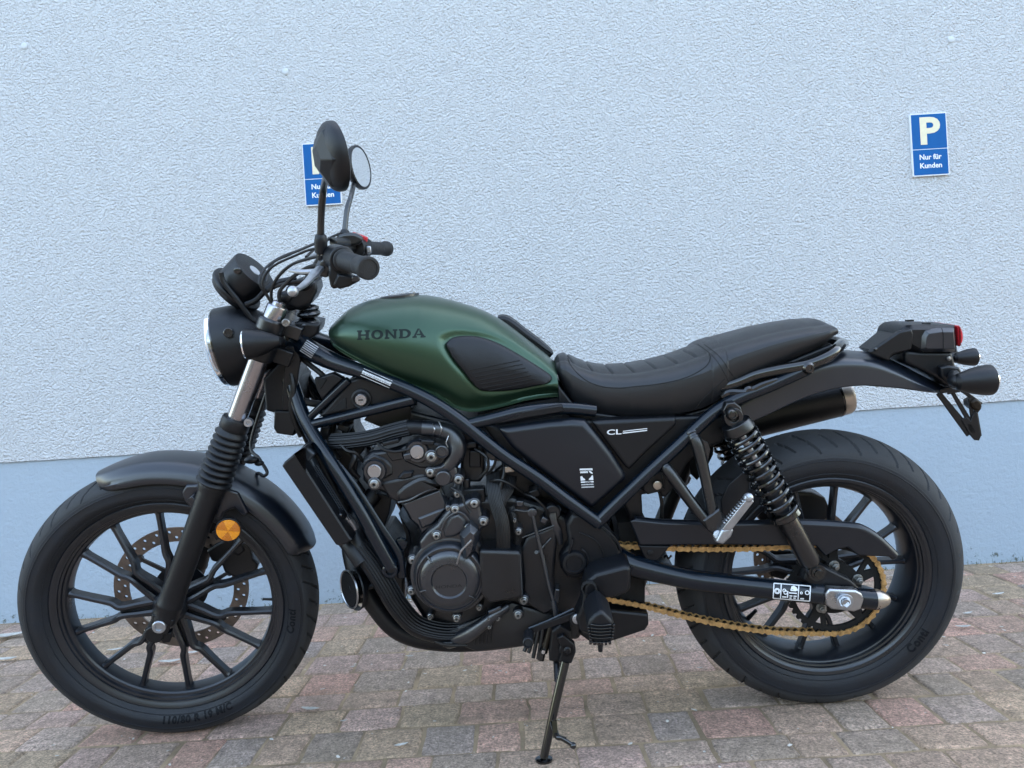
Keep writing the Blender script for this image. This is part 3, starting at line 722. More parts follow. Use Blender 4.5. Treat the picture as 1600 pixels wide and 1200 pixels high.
# ---------------------------------------------------------------- chain
def chain():
    top0 = P(866, 848, .094); CF = V(-.557, .094, .404); rf = .041; rr_ = .1035
    path = []
    # lower run (sagging), around the rear sprocket, upper run, around the front sprocket
    a_lo = R(-98); lo = SPC + Vector((rr_*math.cos(a_lo), 0, rr_*math.sin(a_lo)))
    a_up = R(93); up = SPC + Vector((rr_*math.cos(a_up), 0, rr_*math.sin(a_up)))
    low_pts = [CF+Vector((.004, 0, -rf)), P(935, 928, .094), P(1000, 942, .094), P(1075, 961, .094), P(1150, 976, .094), P(1215, 984, .094), lo]
    low = cr_pts(low_pts, 12)
    for q in low: path.append(q)
    n_ = 60
    for i in range(1, n_): a = a_lo + (a_up-a_lo)*i/n_; path.append(SPC + Vector((rr_*math.cos(a), 0, rr_*math.sin(a))))
    upf = CF+Vector((0, 0, rf))
    for q in cr_pts([up, P(1180, 853.5, .094), P(1050, 853.5, .094), P(985, 850.5, .094), upf], 12): path.append(q)
    for i in range(1, 24): a = R(90+180*i/24); path.append(CF+Vector((rf*math.cos(a), 0, rf*math.sin(a))))
    L_ = [0]
    for i in range(len(path)): L_.append(L_[-1]+(path[(i+1) % len(path)]-path[i]).length)
    N = round(L_[-1]/.0158); pins = []
    j = 0
    for i in range(N):
        s_ = L_[-1]*i/N
        while L_[j+1] < s_: j += 1
        t = (s_-L_[j])/max(1e-9, L_[j+1]-L_[j]); pins.append(path[j % len(path)].lerp(path[(j+1) % len(path)], t))
    pl = MB(); ro = MB()
    for i in range(N):
        a, b = pins[i], pins[(i+1) % N]; d = (b-a).normalized(); up_ = d.cross(Vector((0, 1, 0))).normalized(); outer = i % 2 == 0
        for sg in (1, -1):
            v0 = (.0086 if outer else .0064)*sg; th = .0018*sg; ring = []
            for q, s0 in ((b, -1), (a, 1)):
                for k in range(7):
                    an = R(-68+136*k/6); rr2 = .0068 if outer else .0066
                    ring.append(q + d*(-s0)*rr2*math.cos(an) + up_*(rr2*math.sin(an)*(-s0)))
            ins = []
            ring2 = ring[:7] + [b.lerp(a, .5)+up_*.0040*1] + ring[7:] + [b.lerp(a, .5)-up_*.0040*1]
            if (ring[6]-(b+up_*.0068)).length > (ring[6]-(b-up_*.0068)).length: ring2 = ring[:7] + [b.lerp(a, .5)-up_*.0040] + ring[7:] + [b.lerp(a, .5)+up_*.0040]
            n_ = len(ring2); vs = [q+V(0, v0, 0) for q in ring2] + [q+V(0, v0+th, 0) for q in ring2]
            pl.add(vs, [tuple(range(n_)), tuple(range(n_, 2*n_))]+[(k, (k+1) % n_, n_+(k+1) % n_, n_+k) for k in range(n_)])
        ro.join(cyl(a+V(0, .0064, 0), a-V(0, .0064, 0), .0050, seg=8))
        pl.join(cyl(a+V(0, .0116, 0), a-V(0, .0116, 0), .0026, seg=8))
    c_ = build('drive_chain', pl, 'gold', bike, ang=30, label='gold coloured drive chain'); build('chain_roller', ro, 'oily', c_)
chain()

# ---------------------------------------------------------------- front fork, bars, lights (steered)
FB, FT = PS(258, 962, .100), PS(437, 468, .100)          # fork leg axis, near side
fd = (FT-FB).normalized()
def fpt(t, v=.100): q = FB + fd*t; return Vector((q.x, -v, q.z))
ft_len = (FT-FB).length
def mirrored(mb, s): return mb if s > 0 else mb.mirror()
bA = (PS(336, 758, .1)-FB).dot(fd); bB = (PS(371, 652, .1)-FB).dot(fd)
for s_ in (1, -1):
    low = lathe(fpt(0), fd, [(-.012, .018), (-.008, .027), (.004, .0285), (.008, .0275), (.028, .0275), (.031, .029), (.036, .029), (.040, .0275), (.06, .0262), (.12, .0255), (bA-.01, .0262), (bA, .0262)], 36)
    low.join(bar_(fpt(.01), PS(252, 980, .1), .046, .044, .034, .040)); low.join(lathe(PS(249, 977, .080), (0, -1, 0), [(0, .021), (.034, .021), (.037, .018)], 28))
    low.join(bar_(PS(258, 985, .100), PS(262, 999, .098), .03, .02, .014, .018))
    fk = build('fork_leg', mirrored(low, s_), 'matt', bike, True, bev=.0015)
    st_ = cyl(fpt(bB-.02), fpt(ft_len-.04), .0205, seg=36); build('fork_tube', mirrored(st_, s_), 'forktube', fk, True)
    prof = []; n = 9; t0 = bA+.004; t1 = bB-.028
    prof += [(bA-.012, .0285), (bA-.002, .030), (bA+.002, .0305)]
    for i in range(n):
        a = t0+(t1-t0)*i/n; d = (t1-t0)/n; k = 1.0+.0*(i/n); ro_ = .0375-.0035*(i/n)
        prof += [(a, .030), (a+d*.30, ro_*.985), (a+d*.42, ro_), (a+d*.54, ro_*.985), (a+d*.93, .0285)]
    prof += [(t1+.002, .0275), (t1+.005, .0305), (bB-.004, .0300), (bB, .0285), (bB, .021)]
    build('fork_gaiter', mirrored(lathe(fpt(0), fd, prof, 48, cap=False), s_), 'rubber', fk, True, ang=50)
    q = PS(389, 657, .112); build('clamp_screw', mirrored(lathe(q, (0, -1, 0), [(0, .009), (.008, .009), (.011, .0085), (.011, .004), (.008, .003), (.008, 0)], 20), s_), 'alu', fk, True)
    cap = lathe(fpt(ft_len-.044), fd, [(0, .0215), (.030, .0215), (.033, .020), (.033, .0135), (.040, .0125), (.042, .010), (.042, 0)], 32); build('fork_cap', mirrored(cap, s_), 'forktube', fk, True)
ax = lathe(PS(249, 977, .127), (0, -1, 0), [(-.004, .0145), (.004, .0145), (.0055, .0130), (.0055, .0085), (.0015, .0080), (.0015, 0)], 24); build('front_axle', ax, 'alu', bike, True)
# reflector
q = PS(356.5, 827, .118); rf_ = lathe(q, (.10, -1, -.06), [(-.016, .012), (-.012, .0265), (-.001, .0275), (0, .026), (0, .0245)], 40); rh = build('reflector_housing', rf_, 'matt', bike, True)
a_, u_, b_ = basis((.10, -1, -.06)); mb = lathe(q, a_, [(.0, .0245), (.0018, .0235), (.003, .0125), (.0032, .00001)], 40)
o = build('reflector_lens', mb, 'amber', rh, True); uvl = o.data.uv_layers.new(name='UVMap')
for lp in o.data.loops:
    co = S3i @ (o.data.vertices[lp.vertex_index].co - SO) + SO - q; uvl.data[lp.index].uv = (co.dot(u_)/.05, co.dot(b_)/.05)
build('reflector_stay', bar_(PS(335, 835, .1), PS(352, 828, .104), .02, .008), 'matt', rh, True)
# caliper on the far leg
mb = prism([(363, 835), (372, 845), (385, 848), (393, 858), (396, 872), (404, 880), (399, 895), (390, 902), (376, 905), (362, 900), (350, 893), (345, 880), (330, 876), (322, 860), (335, 850)], -.055, -.11, True, inset=.004)
mb.join(prism([(366, 842), (378, 848), (382, 860), (372, 868), (360, 860)], -.050, -.06, True, inset=.002))
build('brake_caliper', mb, 'engine', bike, True, bev=.003)
build('brake_hose', tube([PS(380, 850, -.09), PS(372, 800, -.08), PS(398, 742, -.03), PS(412, 742, .0), PS(417, 735, .0), PS(405, 715, -.02), PS(392, 690, -.05), PS(420, 600, -.06), PS(452, 500, -.05)], .004, 8), 'cable', bike, True)
build('hose_clip', ball(PS(393, 717, .03), .012, 1.4, .8, .7).join(ball(PS(405, 722, .03), .009, 1.2, .8, .7)), 'matt', bike, True)

# fender
def front_fender():
    a0, a1 = 17.5, 108.5; N = 64; rings = []
    for i in range(N+1):
        t = i/N; a = a0+(a1-a0)*t
        k0 = min(1, t/.07); k1 = min(1, (1-t)/.20); k = math.sqrt(max(0, 1-(1-k0)**2))*math.sqrt(max(0, 1-(1-k1)**2)); k = max(.25, k)
        Rc = .3530 + .004*math.sin(math.pi*t) - .006*(1-k1)
        d = Vector((math.cos(R(a)), 0, math.sin(R(a)))); prof = []
        hw = .067*(.35+.65*k)
        n_ = 18
        for j in range(n_+1):
            s_ = -1+2*j/n_; y = hw*s_
            r = Rc - .011*abs(s_)**2.2 - (.013*max(0, (abs(s_)-.62)/.38)**1.6)
            prof.append((y, r))
        # skirt
        sk = .020*(.15+.85*k)
        prof = [(-hw-.003, prof[0][1]-sk), (-hw-.0035, prof[0][1]-sk*.45), (-hw-.001, prof[0][1]-.006)] + prof + [(hw+.001, prof[-1][1]-.006), (hw+.0035, prof[-1][1]-sk*.45), (hw+.003, prof[-1][1]-sk)]
        inner = [(y*.965, r-.003) for y, r in reversed(prof)]
        rings.append([AXF + d*r + Vector((0, -y, 0)) for y, r in prof+inner])
    return fixn(loft(rings))
ff = build('front_fender', front_fender(), 'fender', bike, True, ang=50)
for s_ in (1, -1):
    m1 = prism([(283, 768), (290, 757), (330, 755), (372, 768), (388, 800), (380, 806), (366, 793), (350, 800), (345, 812), (300, 795), (288, 782)], .078, .070, True, inset=.003); m1.join(bar_(PS(298, 782, .080), PS(306, 776, .092), .018, .012))
    build('fender_bracket', mirrored(m1, s_), 'fender', ff, True, bev=.002)

# headlight
hc = PS(351, 541, 0); hx = (PS(351, 541, 0)-PS(420, 526, 0)).normalized()
hl = lathe(hc, hx, [(-.125, .012), (-.118, .035), (-.098, .056), (-.075, .073), (-.055, .0825), (-.035, .086), (-.006, .087), (.0, .0862), (.0005, .080), (-.006, .078)], 64, cap=True)
hlo = build('headlight', hl, 'matt', bike, True, ang=40)
build('rim_ring', lathe(hc, hx, [(-.001, .0868), (.002, .0865), (.003, .0855), (.003, .082), (-.001, .082)], 64, closed=True), 'gloss', hlo, True)
build('lens', lathe(hc, hx, [(.002, .0845), (.012, .0835), (.017, .0790), (.023, .066), (.028, .045), (.0305, .02), (.031, .0)], 64), 'glass', hlo, True)
build('reflector_bowl', lathe(hc, hx, [(.001, .0815), (.011, .0805), (.012, .077), (.002, .072), (-.004, .05), (.004, .045), (.004, .01), (.010, .008), (.012, .0)], 64), 'forktube', hlo, True)
q = PS(357, 518, .0843); build('side_screw', lathe(q, (0, -1, .1), [(-.01, .010), (.002, .010), (.003, .009), (.003, .0055), (.001, .005), (.001, 0)], 20), 'gloss', hlo, True)
for s_ in (1, -1):
    ic = PS(386, 536, .155); ixx = Vector((-1, -.0, -.03)).normalized()
    m1 = lathe(ic, ixx, [(-.066, .004), (-.064, .009), (-.052, .015), (-.035, .0225), (-.018, .028), (-.004, .0312), (.002, .0312), (.003, .0295)], 40)
    ind = build('turn_signal', mirrored(m1, s_), 'matt', bike, True)
    m1 = lathe(ic, ixx, [(.002, .0300), (.006, .028), (.008, .018), (.0085, 0)], 40); build('lens', mirrored(m1, s_), 'signwhite' if False else 'glass', ind, True)
    m1 = tube([PS(433, 530, .148), PS(436, 530, .12), PS(440, 532, .10)], .0085, 12); build('stalk', mirrored(m1, s_), 'matt', ind, True)

# instrument
mc = PS(398, 421, .0); me_ = PS(357, 462, .0); mx_ = (mc-me_).normalized(); mx_ = (mx_+Vector((0, -.20, 0))).normalized()
mb = lathe(mc, mx_, [(-.078, .02), (-.074, .052), (-.066, .056), (-.064, .0585), (-.060, .0595), (-.056, .058), (-.054, .050), (-.004, .0505), (.0, .0495), (.001, .047)], 56)
mt_ = build('instrument', mb, 'matt', bike, True, ang=40)
build('dial_glass', lathe(mc, mx_, [(-.002, .0475), (.0005, .0465), (.0012, 0)], 48), 'meter', mt_, True)
for px, py in ((371, 421),):
    q = PS(px, py, .047); build('side_screw', lathe(q, (0, -1, 0), [(-.01, .0075), (.003, .0072), (.0045, .005), (.0045, 0)], 18), 'gloss', mt_, True)
mb = MB()
for v_ in (.045, -.045):
    mb.join(tube([PS(345, 424, v_), PS(350, 440, v_), PS(372, 468, v_*1.05), PS(392, 495, v_), PS(405, 502, v_)], .0052, 10))
    mb.join(tube([PS(384, 474, v_), PS(400, 467, v_), PS(415, 452, v_), PS(432, 440, v_*.8), PS(462, 433, v_*.5)], .006, 10))
build('instrument_bracket', mb, 'matt', mt_, True)

# triple clamps and steering head
def clampblk(pc, w_, thk, vmax, mt='black'):
    mb = MB()
    mb.join(lathe(fpt(pc-thk/2), fd, [(0, .0245), (.002, .0285), (thk-.002, .0285), (thk, .0245)], 32)); mb.join(lathe(fpt(pc-thk/2, -.1), fd, [(0, .0245), (.002, .0285), (thk-.002, .0285), (thk, .0245)], 32))
    c = fpt(pc, 0)
    perp = Vector((fd.z, 0, -fd.x))
    mb.join(bar_(c+Vector((0, -.09, 0))+perp*.03, c+Vector((0, .09, 0))+perp*.03, .062, thk*.92, side=fd))
    mb.join(bar_(c+Vector((0, -.1, 0))+perp*.008, c+Vector((0, .1, 0))+perp*.008, .036, thk*.8, side=fd))
    return mb
pT = ft_len-.054
uc = build('upper_triple_clamp', clampblk(pT, 0, .030, 0), 'black', bike, True, bev=.003)
q = PS(447, 502, .122); build('clamp_screw', lathe(q, (0, -1, 0), [(-.006, .008), (.006, .008), (.007, .007), (.007, .004), (.004, .0035), (.004, 0)], 18), 'bolt', uc, True)
mb = clampblk(pT-.058, 0, .036, 0); mb.join(prism([(425, 520), (445, 505), (470, 500), (500, 505), (497, 520), (470, 540), (440, 545)], .055, -.055, True, inset=.004))
mb.join(cyl(PS(470, 500, 0), PS(438, 612, 0), .031)); mb.join(prism([(445, 540), (462, 538), (470, 560), (458, 640), (440, 640)], .07, -.07, True))
build('lower_triple_clamp', mb, 'matt', bike, True, bev=.003)
mb = MB()
for i, (x, y, r_) in enumerate(((484, 480, .020), (482, 488, .026), (478, 503, .030), (476, 517, .028))): mb.join(ball(PS(x, y, .02), r_, 1, 1.2, .42))
build('steering_damper_nut', mb, 'black', bike, True)
mb = MB()
for x, y, r_, v_ in ((455, 470, .017, .035), (470, 468, .019, .03), (462, 455, .018, .04), (480, 462, .014, .02), (447, 462, .012, .05)): mb.join(ball(PS(x, y, v_), r_, 1.2, 1, 1.1))
mb.join(prism([(440, 462), (452, 440), (478, 430), (494, 440), (496, 452), (486, 472), (465, 482), (446, 476)], .055, -.05, True, inset=.006))
build('handlebar_riser', mb, 'matt', bike, True, bev=.004)

# handlebar
Eb = V(-.9361, .400, 1.0844)
gi = PS(536, 404, .275)
for s_ in (1, -1): pass
gdir = (Eb-gi).normalized()
cbar = PS(470, 452, .03); half = [Vector((cbar.x, 0, cbar.z)), cbar, PS(478, 442, .06), PS(498, 412, .155), PS(508, 400, .19), gi, Eb-gdir*.02]
full = [Vector((q.x, -q.y, q.z)) for q in reversed(half[1:])] + half
hb = build('handlebar', tube(full, .0111, 16), 'black', bike, True)
def grip(s_):
    L0 = (Eb-gi).length; mb = lathe(gi, gdir, [(.004, .012), (.004, .0205), (.009, .0205), (.011, .0168)] + [z for i in range(9) for z in ((.018+i*.0082, .0170), (.020+i*.0082, .0163), (.022+i*.0082, .0163), (.024+i*.0082, .0170))] + [(L0-.022, .0168), (L0-.018, .0195), (L0-.003, .0200), (L0, .0185), (L0+.0005, .0150), (L0-.001, .0145), (L0-.001, 0)], 40)
    return mirrored(mb, s_)
for s_ in (1, -1):
    g_ = build('hand_grip', grip(s_), 'grip', bike, True, ang=40)
# switch gear
sw = MB()
sw.join(lathe(gi-gdir*.052, gdir, [(0, .017), (.002, .0245), (.050, .0250), (.052, .0225)], 28))
sw.join(prism([(513, 410), (535, 395), (549, 400), (548, 425), (545, 441), (527, 448), (516, 446)], .275, .235, True, inset=.004, smooth=2))
sw.join(prism([(527, 425), (560, 430), (562, 437), (545, 446), (530, 450), (520, 443)], .285, .262, True, inset=.003))
sg = build('switch_housing', sw, 'matt', bike, True, bev=.002)
build('switch_button', box(PS(556, 433, .288), .014, .012, .010), 'engine2', sg, True, bev=.002)
fi = Vector((gi.x, -gi.y, gi.z)); fgd = Vector((gdir.x, -gdir.y, gdir.z))
sw = lathe(fi-fgd*.055, fgd, [(0, .018), (.003, .028), (.050, .029), (.055, .024)], 28); sw.join(ball(fi-fgd*.03+Vector((.006, 0, -.012)), .022, 1, 1.2, .9))
sf = build('switch_housing', sw, 'matt', bike, True, bev=.002)
cs = fi-fgd*.028
mb = bar_(cs+Vector((-.014, -.012, .026)), cs+Vector((.022, -.006, .012)), .030, .016, .026, .014); mb.join(bar_(cs+Vector((-.020, -.02, .029)), cs+Vector((.006, -.018, .022)), .012, .014)); build('kill_switch', mb, 'red', sf, True, bev=.003)
build('switch_button', box(cs+Vector((.026, -.02, -.006)), .012, .012, .018), 'alu', sf, True, bev=.003)
# master cylinder far side, lever perch near side
mb = prism([(527, 366), (548, 362), (560, 365), (567, 372), (560, 381), (540, 384), (524, 382)], -.20, -.25, True, inset=.005, smooth=2); mb.join(cyl(PS(520, 376, -.16), PS(545, 378, -.21), .011))
build('brake_reservoir', mb, 'black', bike, True, bev=.002)
mb = prism([(498, 405), (512, 395), (521, 400), (522, 420), (510, 432), (499, 430)], .245, .205, True, inset=.004); mb.join(cyl(PS(500, 422, .23), PS(510, 402, .22), .012)); build('clutch_perch', mb, 'black', bike, True, bev=.003)
lv = tube([PS(500, 417, .25), PS(493, 424, .275), PS(484, 434, .31), PS(472, 445, .345), PS(463, 450, .375)], [.009, .0105, .0085, .0078, .0070], 12, flat=.55, fdir=(0, 0, 1)); lv.join(ball(PS(457.5, 453, .385), .0096)); lv.join(tube([PS(494, 423, .27), PS(470, 423, .262), PS(453, 420, .25)], [.0105, .008, .005], 10, flat=.6, fdir=(0, 0, 1)))
build('clutch_lever', lv, 'alu', bike, True)
lv = tube([PS(520, 385, -.20), PS(500, 393, -.26), PS(492, 396, -.32), PS(486, 399, -.375)], [.009, .008, .007, .0065], 12, flat=.6, fdir=(0, 0, 1)); build('brake_lever', lv, 'alu', bike, True)
# mirrors
def mirror(s_):
    c = PS(521, 243, .375); maj = (PS(511.5, 197, .375)-PS(531, 291, .375)); Rm = .0560
    pl_ = maj.normalized(); n_ = Vector((.925, .38, .0)); n_ = (n_ - pl_*n_.dot(pl_)).normalized()
    if s_ < 0: c = PS(563, 260, -.375); c.y = -c.y
    else: c = PS(526, 242, .375)
    mb = lathe(c, -n_, [(-.002, Rm-.0065), (-.004, Rm-.004), (-.002, Rm), (.006, Rm+.0005), (.012, Rm*.96), (.020, Rm*.80), (.026, Rm*.5), (.028, 0)], 56)
    root = build('mirror', mirrored(mb, s_), 'matt', bike, True)
    fcm = lathe(c-n_*.004, -n_, [(.004, .0535), (.018, .046), (.030, .021), (.0305, 0)], 5, up=pl_*.9+n_.cross(pl_)*.5)
    build('housing_facets', mirrored(fcm, s_), 'matt', root, True, ang=5, bev=.0015)
    build('glass', mirrored(lathe(c+n_*.0022, n_, [(-.001, Rm-.0055), (0, Rm-.0065), (.0004, 0)], 56), s_), 'mirror', root, True)
    j = c - n_*.018 - pl_*.018
    base = PS(501, 388, .235)
    stem = tube([base, PS(501, 368, .24), PS(501.5, 340, .25), PS(503, 315, .262), PS(506, 290, .285), j], [.0075, .0070, .0065, .0068, .0062, .0062], 14)
    build('stem', mirrored(stem, s_), 'black', root, True)
    bt = lathe(PS(501.5, 392, .234), PS(501, 358, .243)-PS(501.5, 392, .234), [(-.014, .0085), (-.002, .0085), (0, .0115), (.022, .0122), (.031, .0105), (.034, .0075)], 24); build('stem_boot', mirrored(bt, s_), 'rubber', root, True)
    bt = cyl(PS(502, 397, .234), PS(501.6, 393, .234), .0085, seg=6); build('lock_nut', mirrored(bt, s_), 'bolt', root, True)
mirror(1); mirror(-1)
# cables
cb = MB()
for pts, r_ in (([(512, 374, -.1), (490, 380, -.08), (465, 390, -.05), (435, 402, 0), (412, 420, .03), (405, 440, .05), (420, 465, .05), (455, 520, .05)], .0036),
                ([(510, 384, .15), (485, 388, .1), (460, 398, .07), (430, 412, .06), (414, 428, .06), (412, 448, .06), (435, 490, .05)], .0036),
                ([(500, 398, .22), (482, 402, .18), (455, 412, .12), (435, 430, .09), (424, 452, .08), (428, 478, .07), (450, 530, .06)], .0042),
                ([(520, 372, -.2), (505, 374, -.16), (480, 384, -.1), (452, 396, -.06), (425, 410, -.03), (415, 440, 0)], .0042),
                ([(505, 412, .2), (486, 414, .17), (470, 422, .14), (452, 436, .11), (436, 456, .1), (440, 480, .08)], .005),
                ([(545, 372, -.24), (552, 366, -.27), (540, 362, -.25), (524, 366, -.2), (500, 380, -.12), (478, 400, -.05)], .004),
                ([(415, 455, .05), (430, 446, .08), (455, 440, .1), (480, 436, .12), (495, 432, .16)], .0055)):
    build('control_cable', tube([PS(x, y, v) for x, y, v in pts], r_*.78, 8), 'cable', bike, True)

# ---------------------------------------------------------------- frame
def TP(pts): return [P(x, y, v) for x, y, v in pts]
fr = MB()
main = [(452, 524, .035), (478, 542, .055), (520, 563, .085), (560, 577, .105), (600, 592, .12), (640, 608, .13), (680, 629, .138), (718, 655, .142), (750, 681, .145), (790, 712, .148), (840, 745, .15), (885, 779, .152), (935, 815, .153)]
rmain = [.024, .0225, .019, .0155, .0145, .014, .014, .014, .014, .0135, .0135, .0135, .0135]
diag = [(930, 818, .150), (960, 788, .149), (1010, 740, .146), (1060, 694, .142), (1112, 646, .135), (1150, 622, .125), (1200, 602, .118), (1260, 575, .112)]
down = [(452, 590, .045), (462, 618, .06), (472, 645, .078), (486, 672, .095), (518, 722, .125), (560, 790, .142), (590, 845, .148), (612, 884, .150)]
for s_ in (1, -1):
    m1 = tube(TP(main), rmain, 18, 5); m1.join(tube(TP(diag), .0135, 18, 5)); m1.join(tube(TP(down), [.017, .0165, .0155, .015, .0145, .0145, .0145, .0145], 18, 5))
    m1.join(tube(TP([(730, 662, .14), (765, 654, .140), (820, 641, .135), (880, 636, .128), (930, 640, .12)]), .0125, 14))
    m1.join(tube(TP([(479, 655, .082), (505, 630, .09), (545, 592, .10)]), .0085, 12)); m1.join(tube(TP([(486, 662, .088), (560, 644, .105), (648, 622, .125)]), [.011, .011, .012], 14))
    m1.join(prism([(925, 800), (940, 806), (950, 812), (940, 822), (925, 818), (915, 806)], .150, .135))
    m1.join(lathe(P(612, 884, .135), (0, -1, 0), [(0, .016), (.022, .0165), (.024, .014), (.024, .009), (.018, .009), (.018, 0)], 24))
    fr.join(mirrored(m1, s_))
fr.join(cyl(P(468, 498, 0), P(440, 600, 0), .030, .032)); fr.join(cyl(P(612, 884, .14), P(612, 884, -.14), .010))
frame = build('frame', fr, 'frame', bike)
fbvh = fr.bvh()
# gusset pieces between the truss tubes
g1 = prism([(505, 585), (520, 580), (538, 590), (523, 604), (503, 625), (494, 608), (490, 590)], .088, .070, inset=.003)
build('truss_infill', g1, 'matt', frame, bev=.002)
g1 = prism([(497, 651), (545, 592), (570, 583), (640, 614), (640, 622), (560, 640)], .098, .075, inset=.006, drop=.005); build('truss_infill', g1, 'matt', frame, bev=.0025)
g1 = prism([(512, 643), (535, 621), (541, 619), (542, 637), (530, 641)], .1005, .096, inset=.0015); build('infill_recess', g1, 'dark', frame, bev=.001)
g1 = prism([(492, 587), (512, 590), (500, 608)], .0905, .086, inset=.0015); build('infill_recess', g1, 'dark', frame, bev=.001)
q = P(565, 622, .098); build('lock_surround', lathe(q, (0, -1, 0), [(-.004, .0225), (.004, .0215), (.006, .018), (.003, .0135), (.003, 0)], 40), 'matt', frame)
lk = lathe(q, (0, -1, 0), [(.0, .0125), (.0085, .0122), (.0095, .0112), (.0095, .0055), (.0087, .005), (.0087, 0)], 32); lo = build('ignition_lock', lk, 'steel', frame)
build('key_slot', box(q+V(0, .0098, 0), .0095, .0008, .0022), 'dark', lo)
# main tube: two printed notices near the head and one on the tube
def notice(x0, y0, ex, ey, rows, wid, bvh, base=None, mtl='white', seed=1, off=.0007):
    rg = random.Random(seed); mb = MB(); n_ = len(rows)
    for j, (h0, h1, kind) in enumerate(rows):
        x = 0.0
        while x < 1:
            w_ = {'solid': 1.0, 'text': rg.uniform(.015, .05), 'small': rg.uniform(.01, .03)}[kind]
            xe = min(1, x+w_); k_ = max(1, int((xe-x)*12)); vs = []; 
            for i in range(k_+1):
                t = x+(xe-x)*i/k_
                for h_ in (h0, h1): vs.append((x0+ex[0]*t+ey[0]*h_, y0+ex[1]*t+ey[1]*h_))
            mb.join(decal(vs, [(2*i, 2*i+2, 2*i+3, 2*i+1) for i in range(k_)], lambda a, b: (a, b), bvh, off))
            x = xe + (.012 if kind != 'solid' else 1)
    return mb
mb = notice(566, 578, (46, 20.5), (-2.4, 4.6), [(-.85, -.65, 'small'), (-.3, 1.0, 'text'), (-.05, .75, 'solid')], 1, fbvh, seed=4)
build('warning_label', notice(567, 577.5, (45, 19.5), (-2.2, 4.4), [(-.8, -.65, 'small'), (-.1, .2, 'text'), (.22, .52, 'text'), (.65, .9, 'text'), (1.5, 1.66, 'solid')], 1, fbvh, seed=6), 'white', frame)
build('warning_label', notice(478, 532, (18, 11.5), (-4.2, 6.2), [(-.4, -.25, 'text'), (0, .2, 'small'), (.45, .60, 'text'), (.85, 1.0, 'small'), (1.25, 1.4, 'text'), (1.7, 1.85, 'small'), (2.1, 2.25, 'text')], 1, fbvh, seed=9), 'white', frame)
build('tank_underside', prism([(745, 648), (800, 632), (872, 620), (884, 628), (884, 645), (800, 658), (755, 660)], .085, -.085), 'matt', frame)
# trim strip under the tank
g1 = prism([(766, 655), (772, 650), (820, 640), (872, 631.5), (879, 633), (880, 639), (875, 643), (820, 652), (774, 662), (768, 661)], .148, .135, inset=.002, smooth=2); build('frame_trim_strip', g1, 'matt', frame, bev=.0015)

# ---------------------------------------------------------------- tank
def curve_u(pts, v=0.0):
    q = [P(x, y, v) for x, y in pts]; q.sort(key=lambda a: a.x); return np.array([a.x for a in q]), np.array([a.z for a in q])
tt = zq(3.81, 480, 440, [(106, 348), (112, 320), (124, 292), (140, 268), (168, 232), (200, 200), (232, 170), (262, 148), (305, 127), (352, 109), (400, 97), (450, 88), (530, 79), (610, 74), (690, 75), (770, 88), (850, 106), (925, 128), (1000, 152), (1065, 178), (1130, 212), (1190, 252), (1250, 296), (1310, 344), (1370, 392), (1430, 440), (1478, 482)])
tb = zq(3.81, 480, 440, [(106, 348), (135, 384), (180, 409), (230, 434), (300, 467), (400, 512), (500, 558), (600, 600), (700, 640), (760, 667), (820, 702), (870, 738), (915, 758), (960, 768), (1020, 768), (1100, 756), (1200, 736), (1290, 712), (1380, 697), (1450, 691), (1505, 690)])
tu, tz = curve_u(tt, 0.02); bu, bz = curve_u(tb, .105)
u0, u1 = max(tu[0], bu[0])+.0005, min(tu[-1], bu[-1])
hwU = np.array([0, .015, .05, .10, .18, .30, .42, .54, .66, .78, .90, 1.0]); hwV = np.array([.074, .092, .108, .121, .135, .143, .140, .130, .118, .106, .098, .094])
_h = cr_pts([Vector((a, 0, b)) for a, b in zip(hwU, hwV)], 8); hwU2 = [q.x for q in _h]; hwV2 = [q.z for q in _h]
pad_px = zq(3.81, 480, 440, [(828, 372), (840, 345), (870, 325), (920, 316), (990, 316), (1060, 330), (1150, 365), (1250, 420), (1340, 475), (1410, 520), (1450, 552), (1452, 575), (1425, 598), (1350, 615), (1250, 634), (1150, 643), (1060, 643), (1020, 628), (980, 590), (930, 525), (870, 450)])
ring_px = zq(3.81, 480, 440, [(770, 345), (800, 305), (860, 285), (940, 285), (1050, 300), (1160, 335), (1270, 395), (1370, 455), (1440, 505), (1490, 560), (1480, 610), (1440, 630), (1350, 650), (1250, 672), (1130, 685), (1050, 680), (1000, 655), (950, 610), (890, 540), (820, 450)])
pr3 = cr_pts([P(x, y, .13) for x, y in ring_px], 3, True); poly = [(q.x, q.z) for q in pr3]
def inside(u, w_, poly):
    c = False; n = len(poly)
    for i in range(n):
        x1, y1 = poly[i]; x2, y2 = poly[(i+1) % n]
        if (y1 > w_) != (y2 > w_) and u < (x2-x1)*(w_-y1)/(y2-y1)+x1: c = not c
    return c
def pdist(u, w_, poly):
    d = 9
    for i in range(len(poly)):
        x1, y1 = poly[i]; x2, y2 = poly[(i+1) % len(poly)]; dx, dy = x2-x1, y2-y1; t = max(0, min(1, ((u-x1)*dx+(w_-y1)*dy)/(dx*dx+dy*dy+1e-12)))
        d = min(d, math.hypot(u-x1-t*dx, w_-y1-t*dy))
    return d
